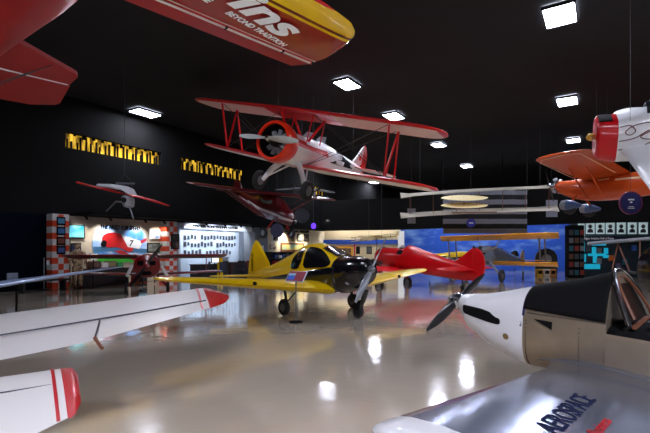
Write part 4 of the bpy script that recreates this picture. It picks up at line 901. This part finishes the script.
def lens(name, px0, px1, py, Y, ch, m):
    A = at(px0, py, Y)-gl; C_ = at(px1, py-.5, Y)-gl; rings = []
    for i in range(17):
        t = i/16; k = max(.04, math.sin(PI*t)**.55); P = A.lerp(C_, t); rings.append([(P.x, P.y-.5*ch*k+c*ch*k, P.z+tt_*.05+(.5-c)*-.42*ch*k) for c, tt_ in AF])
    return B().loft(rings).make(name, m, g, ang=50)
CR = mat('bright_cream_muslin', (232, 214, 160), .7, var=.1, scale=8)
lens('elevator', 441, 488, 198, 21.0, .9, CR); lens('elevator', 441, 488, 205.5, 21.0, .9, CR)
for px in (452, 464, 477):
    strut(g, at(px, 197, 21)-gl, at(px, 206, 21)-gl, .015, WOODY, 'elevator_strut', 1, 6); strut(g, at(px, 206, 21)-gl, at(px, 212, 22)-gl, .015, WOODY, 'elevator_strut', 1, 6)
for px in (462, 490): strut(g, at(px, 213, 21.2)-gl, at(px, 213.5, 22.6)-gl, .02, WOODY, 'landing_skid', 1, 6)
B().tube(at(452, 213, 21.2)-gl, at(497, 212, 21.2)-gl, .03).make('skid_rail', WOODY, g)
for px, y_ in ((420, 196), (540, 188)): q_ = at(px, y_, 22.2)-gl; strut(g, q_, Vector((q_.x, q_.y, 7.97-gl.z)), .006, CABLE, 'suspension_cable', 1, 6)
o = slab('hanging_card', 'pale rectangular card hanging near the left tip of the pale glider', 'sign', 407.5, 415.5, 208.5, 223.5, 24.3, .03, hexm((150, 156, 166))); p = o.location
strut(o, (0, 0, .3), (0, 0, 7.97-p.z), .005, CABLE, 'hanging_wire', 1, 6)
o = slab('hanging_card', 'pale rectangular card hanging at the right end of the pale glider', 'sign', 546, 557.5, 200, 217, 23.6, .03, hexm((130, 132, 146))); p = o.location
strut(o, (0, 0, .3), (0, 0, 7.97-p.z), .005, CABLE, 'hanging_wire', 1, 6)

# small red high-wing airplane hanging under the biplane
a = thing('airplane', 'dark red strut-braced high-wing airplane hanging below the big biplane', 'airplane', (-1.635, 21.279, 3.332), (.0021, .239, -.7894))
hst = [(.3, -.25, .12, .12, .12, 2), (.1, -.22, .36, .3, .36, 2.1), (-.6, -.15, .45, .4, .45, 2.4), (-1.1, -.1, .46, .68, .5, 2.6), (-2.2, -.05, .44, .72, .5, 2.6), (-3.0, .05, .32, .4, .42, 2.4), (-4.2, .2, .17, .25, .3, 2.2), (-5.3, .3, .05, .12, .15, 2)]
DR2 = mat('dark_cherry_paint', (78, 8, 14), .35, coat=.3)
fuselage('fuselage', hst, [DR2, hexm((190, 180, 180))], a, paint=lambda c: 1 if (-.34 < c.z-(-c.x*.09) < -.24 and abs(c.y) > .1) else 0, sub=5, n=36)
wing('wing', [(0, -1.2, .72, 1.5, .17), (4.6, -1.3, .78, 1.4, .14)], [DR2, hexm((120, 40, 46))], a, both=True, paint=lambda c, u, y: 0 if u or c < .1 else 1, tip=.6)  # pinkish underside: the pink light on it is put into the colour
for s in (1, -1):
    skin('side_window', hst, smooth2([(-1.1, .25), (-1.25, .5), (-2.1, .52), (-2.15, .2)], 1), mat('pale_green_glass', (110, 140, 140), .1), a, s)
    strut(a, (-1.5, .4*s, -.5), (-1.6, 2.7*s, .7), .05, DR2, 'wing_strut'); strut(a, (-2.0, .4*s, -.5), (-2.3, 2.7*s, .7), .045, DR2, 'wing_strut')
    strut(a, (-.9, .35*s, -.5), (-.85, .8*s, -1.1), .05, DRED, 'gear_leg'); wheel(a, (-.85, .9*s, -1.15), .3, .14, STEEL)
    wing('tailplane', [(.03, -4.5, .35, .8, .05), (1.4, -4.7, .35, .55, .04)], [DR2], a, side=s, tip=.3, n=3)
finp('fin', smooth2([(-4.3, .4), (-4.9, 1.0), (-5.2, 1.1), (-5.5, .8), (-5.5, .2)], 1), .06, DR2, a)
prop(a, (.34, 0, -.25), .9, 1.2, MBLACK, tipm=ORG); cables(a, [(-1.4, .6, .8), (-1.4, -.6, .8), (-4.8, 0, .4)])
# silver float-like aircraft behind it
a = thing('airplane', 'grey-white wing section of a small airplane hanging behind the dark red one', 'airplane', at(306, 193, 26.5))
wing('wing', [(0, .4, .3, 1.2, .16), (1.9, .3, .1, .9, .1)], [hexm((150, 152, 160))], a, both=True, tip=.5); fuselage('fuselage', [(1.2, 0, .1, .1, .1, 2), (.9, 0, .35, .3, .3, 2), (-.2, 0, .4, .4, .35, 2.2), (-2.6, .1, .06, .1, .1, 2)], hexm((160, 160, 164)), a); a.rotation_euler = (0, .1, -1.2)
finp('fin', [(-2.0, 0), (-2.4, .6), (-2.7, .6), (-2.7, 0)], .04, hexm((160, 160, 164)), a); prop(a, (1.22, 0, 0), .7, .5, MBLACK); cables(a, [(.2, 0, .35)])

# white and red ultralight hanging at left
a = thing('ultralight', 'tiny white ultralight with thin red wings hanging from a bar at left', 'airplane', at(128, 198, 14.5)); al = a.location
Q = lambda px, py, Y=14.5: at(px, py, Y)-al
def strip(name, pts, m, th=.03):
    rings = []
    for (px, py, Y, ch) in pts: p = Q(px, py, Y); rings.append([(p.x, p.y-.4*ch+c*ch, p.z+t*th*2+.1*c*ch) for c, t in AF])
    return B().loft(rings).make(name, m, a, ang=50)
strip('wing', [(78, 183, 13.6, .3), (100, 189, 14, .7), (124, 194.5, 14.4, .8)], RED); strip('wing', [(130, 195.5, 14.5, .8), (150, 200.5, 14.8, .7), (168.5, 206, 15.1, .3)], RED)
strip('centre_section', [(98, 187, 14.2, .3), (112, 188, 14.3, .9), (126, 190, 14.4, 1.0), (133, 195, 14.5, .5)], hexm((205, 208, 216)), .09)
B().loft([[(x+r*math.cos(2*PI*k/16), r*1.6*math.sin(2*PI*k/16), z) for k in range(16)] for z, r, x in ((-.32, .08, .02), (-.28, .15, .02), (-.1, .19, .0), (.05, .16, 0), (.12, .06, 0))]).make('pod', hexm((150, 154, 160)), a)
B().lathe([(0, .09), (.02, .08)], 'y', 16, c=(0, -.3, -.1)).make('pod_opening', MBLACK, a)
for pts in ([Q(122, 202), Q(116, 201.5), Q(106, 211.5)], [Q(129, 205), Q(131, 211), Q(133.5, 219)]): B().path(pts, [.03, .025, .015], 8).make('gear_leg', STEEL, a)
B().tube(Q(116, 183), Q(134.5, 183.5), .03).make('spreader_bar', STEEL, a)
for e_ in ((116.5, 183), (134, 183.5)): strut(a, Q(*e_), Q(124.5, 174.5), .008, CABLE, 'suspension_cable', 1, 6)
strut(a, Q(124.5, 174.5), Vector((Q(124.5, 174).x, 0, 7.97-al.z)), .008, CABLE, 'suspension_cable', 1, 6); strut(a, Q(117, 183.5), Q(118, 189), .006, CABLE, 'suspension_cable', 1, 6); strut(a, Q(133.5, 183.5), Q(130, 191), .006, CABLE, 'suspension_cable', 1, 6)

# orange high-wing airplane hanging right
a = thing('airplane', 'orange high-wing airplane with bare engine hanging at the right', 'airplane', (9.805, 18.217, 4.006), (.0179, -.0985, 2.2205))
ost = [(.2, .25, .12, .12, .12, 2), (0, .22, .25, .22, .26, 2), (-.5, .16, .36, .3, .4, 2.2), (-1.2, .12, .42, .42, .48, 2.4), (-2.2, .18, .42, .5, .5, 2.4), (-3.2, .3, .34, .42, .45, 2.4), (-4.6, .4, .18, .24, .3, 2.2), (-5.8, .46, .05, .12, .16, 2)]
fuselage('fuselage', ost, [ORANGE, hexm((226, 190, 150))], a, paint=lambda c: 1 if (abs(c.z-.42-(-c.x-2)*.06) < .03 and c.x < -1.6) else 0, sub=5, n=40)
for s in (1, -1):
    w_ = wing('wing', [(.0, -1.05, .4, 1.6, .17), (4.2, -.85, .74, 1.75, .13)], [ORANGE, hexm((150, 66, 30))], a, side=s, paint=lambda c, u, y: 0, tip=.6, tw=.16)
    B().path([(-1.0, .8*s, .4), (-1.0, 3.7*s, .64), (-1.2, 3.95*s, .68), (-2.0, 4.0*s, .82), (-2.3, 3.7*s, .86), (-2.4, 1*s, .58)], .012, 5).make('wing_stripe', hexm((226, 190, 150)), w_)
    strut(a, (-1.3, .35*s, -.3), (-1.4, 2.4*s, .62), .04, ORANGE, 'wing_strut'); strut(a, (-1.9, .35*s, -.3), (-2.0, 2.4*s, .62), .04, ORANGE, 'wing_strut')
    wing('tailplane', [(.03, -4.9, .5, .8, .05), (1.4, -5.1, .5, .55, .04)], [ORANGE], a, side=s, tip=.3, n=3)
    strut(a, (-.9, .35*s, -.2), (-.95, .85*s, -.45), .06, ORANGE, 'gear_leg')
    pn = B().loft([[(x, .9*s+w2*math.cos(2*PI*k/18), -.62+h2*math.sin(2*PI*k/18)) for k in range(18)] for x, w2, h2 in ((-.55, .05, .08), (-.6, .12, .17), (-.8, .15, .22), (-1.05, .12, .18), (-1.35, .03, .05))], lambda c: 1 if c.x > -.85 else 0).make('wheel_fairing', [mat('blue_grey_fairing', (60, 84, 124), .3, coat=.5), hexm((112, 118, 126))], a)
    B().lathe([(-.06, .2), (-.04, .26), (.04, .26), (.06, .2)], 'y', 20, c=(-.92, .9*s, -.72)).make('wheel', RUB, a)
for k in range(4):
    t = PI/4+PI/2*k; d_ = Vector((0, math.cos(t), math.sin(t))); p = Vector((.05, 0, .24)); B().tube(p+d_*.15, p+d_*.36, .09, n=12).make('engine_cylinder', STEEL, a)
B().lathe([(0, .2), (.2, .18), (.3, .08)], 'x', 20, c=(.05, 0, .24)).make('engine_front', ALU, a)
prop(a, (.38, 0, .25), .8, .9, mat('black_blade', (24, 26, 30), .3), w=.1, spin=.05)
finp('fin', smooth2([(-5.0, .6), (-5.5, 1.2), (-5.8, 1.2), (-6.0, .5)], 1), .05, ORANGE, a)
cap('windshield', ost, -1.3, -1.0, 40, 140, mat('pale_blue_windshield', (130, 150, 175), .1, coat=1), a)
cables(a, [(-1.6, .5, .6), (-1.6, -.5, .6)])
B().path([(-2.6, .1, -.3), (-3.2, .9, -.7)], .02, 6).make('boarding_rod', STEEL, a)

# white flame-painted racer hanging far right
a = thing('airplane', 'white racing airplane with flame scrolls and red nose hanging at the right edge', 'airplane', (5.794, 10.069, 4.14), (-.5713, .0132, 2.7065))
wst = [(-.4, .02, .3, .38, .42, 3), (-.45, .02, .36, .44, .5, 3.2), (-.8, 0, .38, .45, .58, 3), (-1.4, 0, .42, .55, .6, 2.6), (-2.6, 0, .4, .62, .55, 2.4), (-4.0, .05, .22, .35, .35, 2.2), (-5.2, .1, .05, .15, .15, 2)]
fs_ = fuselage('fuselage', wst[2:], WHITE, a, sub=6, n=40); fuselage('nose_cowl', wst[:3], [RED], a, sub=5, n=40)
cap('cowl_opening', wst, -.44, -.7, 60, 110, MBLACK, a)
for s in (1, -1):
    wing('wing', [(.2, -.85, -.2, 1.5, .2), (2.9, -1.15, -.36, 1.1, .12)], [WHITE], a, side=s, tip=.4)
    wing('tailplane', [(.03, -4.3, .15, .7, .05), (1.2, -4.4, .15, .5, .04)], [WHITE], a, side=s, tip=.2, n=3)
def scroll(pts, s=1):
    out = []
    for i in range(len(pts)-1):
        for k in range(4):
            p_ = [pts[max(0, i-1)], pts[i], pts[i+1], pts[min(len(pts)-1, i+2)]]; t = k/4
            out.append(tuple(.5*((2*p_[1][j])+(-p_[0][j]+p_[2][j])*t+(2*p_[0][j]-5*p_[1][j]+4*p_[2][j]-p_[3][j])*t*t+(-p_[0][j]+3*p_[1][j]-3*p_[2][j]+p_[3][j])*t**3) for j in (0, 1)))
    q_ = []
    for x, z in out:
        h_ = hull(wst, x); r = min(.97, abs(z-h_[1])/(h_[3] if z > h_[1] else h_[4])); q_.append((x, s*(h_[2]*(1-r**h_[5])**(1/h_[5])+.004), z))
    B().path(q_, .011, 5).make('flame_scroll', MAROON, fs_)
for s in (1, -1):
    scroll([(-.82, .3), (-1.0, .32), (-1.1, .2), (-1.0, .12), (-.92, .2), (-1.1, .32), (-1.5, .34), (-2.2, .2)], s)
    scroll([(-.82, .0), (-1.1, .05), (-1.35, .2), (-1.5, .1), (-1.35, .0), (-1.2, .08), (-1.6, .22), (-2.4, .1)], s)
    scroll([(-.82, -.2), (-1.2, -.16), (-1.5, -.02), (-1.9, -.1), (-1.6, -.2), (-1.4, -.1), (-1.9, .02), (-2.8, .0)], s)
cap('canopy', [(-1.3, .3, .25, .35, .1, 2), (-1.7, .4, .3, .42, .1, 2), (-2.6, .3, .2, .3, .1, 2)], -1.3, -2.6, 10, 170, GLASS, a)
prop(a, (-.34, 0, .02), .55, .2, WOODY, hubm=hexm((200, 150, 40)), tipm=YEL, w=.1, spin=.05)
finp('fin', [(-4.2, .2), (-4.8, .9), (-5.2, .9), (-5.3, .1)], .05, WHITE, a); cables(a, [(-1.0, .3, .4), (-2.6, 0, .6)])

# yellow and grey biplane by the mural
a = thing('biplane', 'yellow-winged biplane with grey-blue fuselage parked before the blue mural', 'biplane', (8.6, 22.2, 0), (0, 0, math.radians(-132)))
A2 = Vector((8.6, 22.2, 0))
for nm, p0, p1, ch in (('upper_wing', (441, 239, 24.6), (559, 235.5, 19.6), 1.4), ('lower_wing', (452, 262.5, 24.2), (558, 265, 19.8), 1.3)):
    I = Matrix.Rotation(math.radians(132), 4, 'Z'); P_ = I @ (at(*p0)-A2); Q_ = I @ (at(*p1)-A2); rings = []
    for i in range(19):
        t = i/18; e_ = min(t, 1-t); k = max(.12, math.sqrt(max(0, 1-(1-min(1, e_/.09))**2))); c_ = P_.lerp(Q_, t)
        rings.append([(c_.x+.6*ch*k-c*ch*k, c_.y, c_.z+tt_*.16+.1-c*.16*ch) for c, tt_ in AF])
    B().loft(rings).make(nm, GOLD, a, ang=50)
gst = [(1.9, 1.35, .35, .35, .35, 2), (1.5, 1.32, .42, .42, .42, 2.1), (.3, 1.25, .42, .5, .45, 2.3), (-1.5, 1.12, .32, .4, .36, 2.3), (-3.8, .9, .14, .22, .22, 2.1), (-4.9, .85, .05, .12, .14, 2)]
fuselage('fuselage', gst, mat('blue_grey_fabric', (112, 124, 142), .4, coat=.3), a, sub=5, n=34)
for k in range(7):
    t = 2*PI*k/7+.2; d_ = Vector((0, math.cos(t), math.sin(t))); p = Vector((1.98, 0, 1.35)); B().tube(p+d_*.12, p+d_*.42, .07, n=10).make('engine_cylinder', DSTEEL, a)
B().lathe([(0, .2), (.15, .16), (.25, .06)], 'x', 18, c=(1.95, 0, 1.35)).make('engine_front', STEEL, a); prop(a, (2.22, 0, 1.35), 1.1, .3, STEEL, w=.16)
for s in (1, -1):
    for x0, x1 in ((.7, .5), (-.2, -.4)): strut(a, (x0-.4, 2.3*s, 2.12), (x1-.4, 2.3*s, .95), .04, STEEL, 'interplane_strut')
    strut(a, (.6, .3*s, 1.6), (.5, .6*s, 2.15), .03, STEEL, 'cabane_strut'); strut(a, (1.2, .3*s, .95), (1.2, .8*s, .4), .06, GREYP, 'gear_leg'); wheel(a, (1.2, .88*s, .31), .31, .14, STEEL)
    wing('tailplane', [(.03, -3.9, .95, .9, .05), (1.6, -4.1, .95, .7, .04)], [GOLD], a, side=s, tip=.3, n=3)
for x in (.1, -.8): B().lathe([(0, .22), (.05, .2)], 'z', 18, c=(x, 0, hull(gst, x)[1]+hull(gst, x)[3]-.03)).make('cockpit', MBLACK, a)
finp('fin', smooth2([(-4.1, 1.05), (-4.5, 1.5), (-4.7, 1.58), (-4.95, 1.3), (-4.9, .75)], 1), .06, CREAMW, a)
strut(a, (-4.6, 0, .75), (-4.7, 0, .2), .03, STEEL, 'tail_leg', 1); wheel(a, (-4.7, 0, .13), .12, .07, name='tail_wheel')

# small yellow biplane hanging at the back
a = thing('biplane', 'tiny cream-yellow biplane hanging before the cream back wall', 'biplane', at(372, 238, 27)); al = a.location
for nm, z0, z1 in (('upper_wing', 235.5, 237), ('lower_wing', 239.5, 241)):
    P_, Q_ = at(351, z0+2, 27.6)-al, at(395, z1-3.2, 26.4)-al
    B().loft([[(c_.x, c_.y-.25+c*.5, c_.z+tt_*.08) for c, tt_ in AF] for c_ in (P_.lerp(Q_, i/8) for i in range(9))]).make(nm, CR, a, ang=50)
fuselage('fuselage', [(.8, 0, .06, .06, .06, 2), (.6, 0, .14, .14, .14, 2), (0, 0, .15, .17, .14, 2.2), (-1.6, .15, .03, .06, .06, 2)], CR, a).rotation_euler = (0, 0, PI*1.08)
for u_ in (.1, .3, .7, .9): strut(a, (at(351, 237.5, 27.6)-al).lerp(at(395, 233.8, 26.4)-al, u_), (at(351, 241.5, 27.6)-al).lerp(at(395, 237.8, 26.4)-al, u_), .02, WOODY, 'interplane_strut', 1, 6)
finp('fin', [(1.4, .15), (1.55, .45), (1.68, .45), (1.7, .15)], .03, CR, a)
for q_ in ((-.2, 0, .1), (.6, 0, .1)): strut(a, q_, (q_[0], 0, 7.97-al.z), .006, CABLE, 'suspension_cable', 1, 6)

# yellow and black airplane nose behind the red one
a = thing('airplane', 'low yellow and black airplane parked between the red airplane and the blue mural', 'airplane', (8.7, 27.6, 0), (0, 0, 2.95))
fuselage('fuselage', [(1.9, .95, .2, .2, .2, 2), (1.6, .95, .4, .35, .35, 2.2), (0, 1.0, .45, .45, .4, 2.3), (-1.5, 1.0, .3, .35, .3, 2.2), (-3.4, 1.0, .06, .12, .12, 2)], [YEL, BLACK], a, paint=lambda c: 1 if c.z < 1.12 else 0, sub=5, n=30)
for s in (1, -1): wing('wing', [(.3, .9, .8, 1.3, .15), (3.6, .7, .95, .9, .1)], [YEL], a, side=s, tip=.4, n=5); strut(a, (.6, .9*s, .75), (.6, .95*s, .3), .04, DSTEEL, 'gear_leg', 1); wheel(a, (.6, 1.0*s, .22), .22, .12); wing('tailplane', [(.03, -2.8, 1.05, .5, .04), (1.1, -2.9, 1.05, .4, .03)], [YEL], a, side=s, tip=.2, n=3)
finp('fin', smooth2([(-2.7, 1.1), (-3.1, 1.5), (-3.35, 1.5), (-3.45, 1.0)], 1), .05, BLACK, a); prop(a, (1.94, 0, .95), .8, .7, MBLACK); strut(a, (-3.2, 0, .95), (-3.2, 0, .06), .02, DSTEEL, 'tail_leg', 1)

# small red biplane facing the camera at left
a = thing('biplane', 'small dark red biplane facing the camera before the racing booth', 'biplane', (-7.0, 15.6, 0), (0, .0, math.radians(-72)))
a.location = at(147.5, 290, 15.8); a.location.z = 0; PR = a.location.copy()
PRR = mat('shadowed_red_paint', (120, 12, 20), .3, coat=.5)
rst2 = [(.4, 1.02, .2, .2, .2, 2), (.3, 1.0, .44, .42, .42, 2.1), (-.3, 1.0, .44, .42, .44, 2.2), (-1.4, .95, .34, .45, .38, 2.3), (-3.4, .62, .1, .2, .18, 2), (-4.0, .56, .03, .1, .1, 2)]
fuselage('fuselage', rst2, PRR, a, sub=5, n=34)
wing('upper_wing', [(0, -.2, 1.38, 1.0, .12), (2.95, -.5, 1.38, .95, .1)], [PRR, hexm((92, 44, 40))], a, both=True, paint=lambda c, u, y: 0 if u or c < .14 else 1, tip=.3, tw=-.16)  # brown underside: its shade is put into the colour
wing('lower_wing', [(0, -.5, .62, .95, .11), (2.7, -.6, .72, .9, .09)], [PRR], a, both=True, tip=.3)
for s in (1, -1):
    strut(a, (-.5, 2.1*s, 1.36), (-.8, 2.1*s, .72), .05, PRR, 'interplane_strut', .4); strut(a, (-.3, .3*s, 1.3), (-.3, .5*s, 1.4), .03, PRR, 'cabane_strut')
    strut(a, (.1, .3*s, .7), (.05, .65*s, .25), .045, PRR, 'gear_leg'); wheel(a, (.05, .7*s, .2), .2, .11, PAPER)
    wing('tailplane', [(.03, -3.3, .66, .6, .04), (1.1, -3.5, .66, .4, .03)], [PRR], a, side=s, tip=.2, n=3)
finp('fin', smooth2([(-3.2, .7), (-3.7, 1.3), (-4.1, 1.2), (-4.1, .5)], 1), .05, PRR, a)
strut(a, (-3.9, 0, .55), (-3.95, 0, .06), .02, DSTEEL, 'tail_leg', 1)
for s in (1, -1):
    B().box((.42, .2*s, 1.1), (.04, .2, .16), bev=.03).make('cowl_opening', MBLACK, a)
    B().path([(.2, .5*s, .98), (.12, .68*s, .62)], [.05, .06], 8, flat=.5).make('gear_fairing', PAPER, a)
B().box((.38, 0, .74), (.1, .34, .14), bev=.04).make('cowl_opening', MBLACK, a)
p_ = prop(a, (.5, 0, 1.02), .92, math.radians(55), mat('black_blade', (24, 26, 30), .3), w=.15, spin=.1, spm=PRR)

# sign on a pole by the yellow wing
p = at(296, 320, 9.45); o = thing('information_stand', 'red, blue and white information sign on a pole before the yellow wing', 'sign', (p.x, 9.45, 0))
B().lathe([(0, .16), (.02, .15), (.035, .03)], 'z', 28).make('base_plate', MBLACK, o); B().tube((0, 0, .03), (0, 0, .97), .014).make('stand_pole', STEEL, o)
T = Matrix.Translation((0, -.02, 1.06)) @ Matrix.Rotation(math.radians(-32), 4, 'X') @ Matrix(((1, .0, .28, 0), (0, 1, 0, 0), (0, 0, 1, 0), (0, 0, 0, 1)))
T = Matrix.Translation((0, -.02, 1.0)) @ Matrix.Rotation(math.radians(-28), 4, 'Y') @ Matrix.Rotation(math.radians(0), 4, 'X')
T = Matrix.Translation((.01, -.03, 1.0)) @ Matrix.Rotation(math.radians(-28), 4, 'Z') @ Matrix.Rotation(math.radians(-42), 4, 'X')
B().box((0, 0, 0), (.46, .018, .3), bev=.01, T=T).make('sign_frame', PAPER, o)
B().box((0, -.012, 0), (.42, .01, .26), T=T).make('sign_face', hexm((150, 30, 50)), o, smooth=False)
B().box((-.11, -.018, -.045), (.17, .008, .11), T=T).make('blue_field', hexm((30, 100, 220)), o, smooth=False); B().box((-.11, -.018, .045), (.17, .008, .06), T=T).make('pale_field', hexm((170, 200, 225)), o, smooth=False)

# dark high-wing machine at the right edge
a = thing('airplane', 'dark airplane with round black cowl and grey high wing at the right edge', 'airplane', at(662, 300, 9.0)); a.location.z = 0; al = a.location.copy()
R_ = lambda px, py, Y: at(px, py, Y)-al
B().loft([sup(x, 1.15, h_, h_, h_, 2.1, 30, 0) for x, h_ in ((.0, .35), (-.05, .55), (-.35, .66), (-.9, .68), (-1.6, .6), (-3.5, .2))], T=Matrix.Rotation(math.radians(200), 4, 'Z')).make('fuselage', mat('dark_blue_black_gloss', (14, 17, 24), .15, coat=1), a)
rings = []
for (px, py, Y, ch) in ((584, 244, 11.5, .5), (600, 242.5, 11.2, .9), (650, 238.5, 10, 1.1), (700, 234, 9, 1.1)):
    p = R_(px, py, Y); rings.append([(p.x+.25*c, p.y-.4*ch+c*ch, p.z+t*.1) for c, t in AF])
B().loft(rings).make('wing', hexm((112, 116, 124)), a, ang=50)
for q0, q1 in (((619, 241, 10.8), (612, 270, 10.2)), ((617, 241, 10.8), (630, 272, 10.0)), ((640, 239.5, 10.2), (640, 262, 9.6))): strut(a, R_(*q0), R_(*q1), .03, WOODY, 'wing_strut')
for q0, q1 in (((612, 270, 10.2), (630, 272, 10.0)), ((630, 272, 10.0), (652, 275, 9.4))): strut(a, R_(*q0), R_(*q1), .03, DSTEEL, 'lower_brace', 1)
wheel(a, (.0, -.2, .3), .3, .15); wheel(a, (1.3, -.4, .3), .3, .15)
strut(a, (.0, -.2, .3), (.2, 0, .8), .05, DSTEEL, 'gear_leg', 1); strut(a, (1.3, -.4, .3), (1.0, -.1, .8), .05, DSTEEL, 'gear_leg', 1)
# ================================================================== CAMERA, WORLD, RENDER LOOK
cam = bpy.data.cameras.new('camera'); co = bpy.data.objects.new('camera', cam); col.objects.link(co)
cam.sensor_width = 36; cam.lens = F/650*36; cam.shift_y = 32.5/650; cam.clip_end = 200; cam.clip_start = .05
co.location = (0, 0, EYE); co.rotation_euler = (PI/2, 0, 0); scn.camera = co
w = bpy.data.worlds.new('world'); scn.world = w; w.use_nodes = True; w.node_tree.nodes['Background'].inputs[0].default_value = (.02, .022, .03, 1); w.node_tree.nodes['Background'].inputs[1].default_value = 1
vs_ = scn.view_settings; vs_.view_transform = 'Standard'; vs_.look = 'None'; vs_.gamma = 1; vs_.use_curve_mapping = False; vs_.exposure = .78
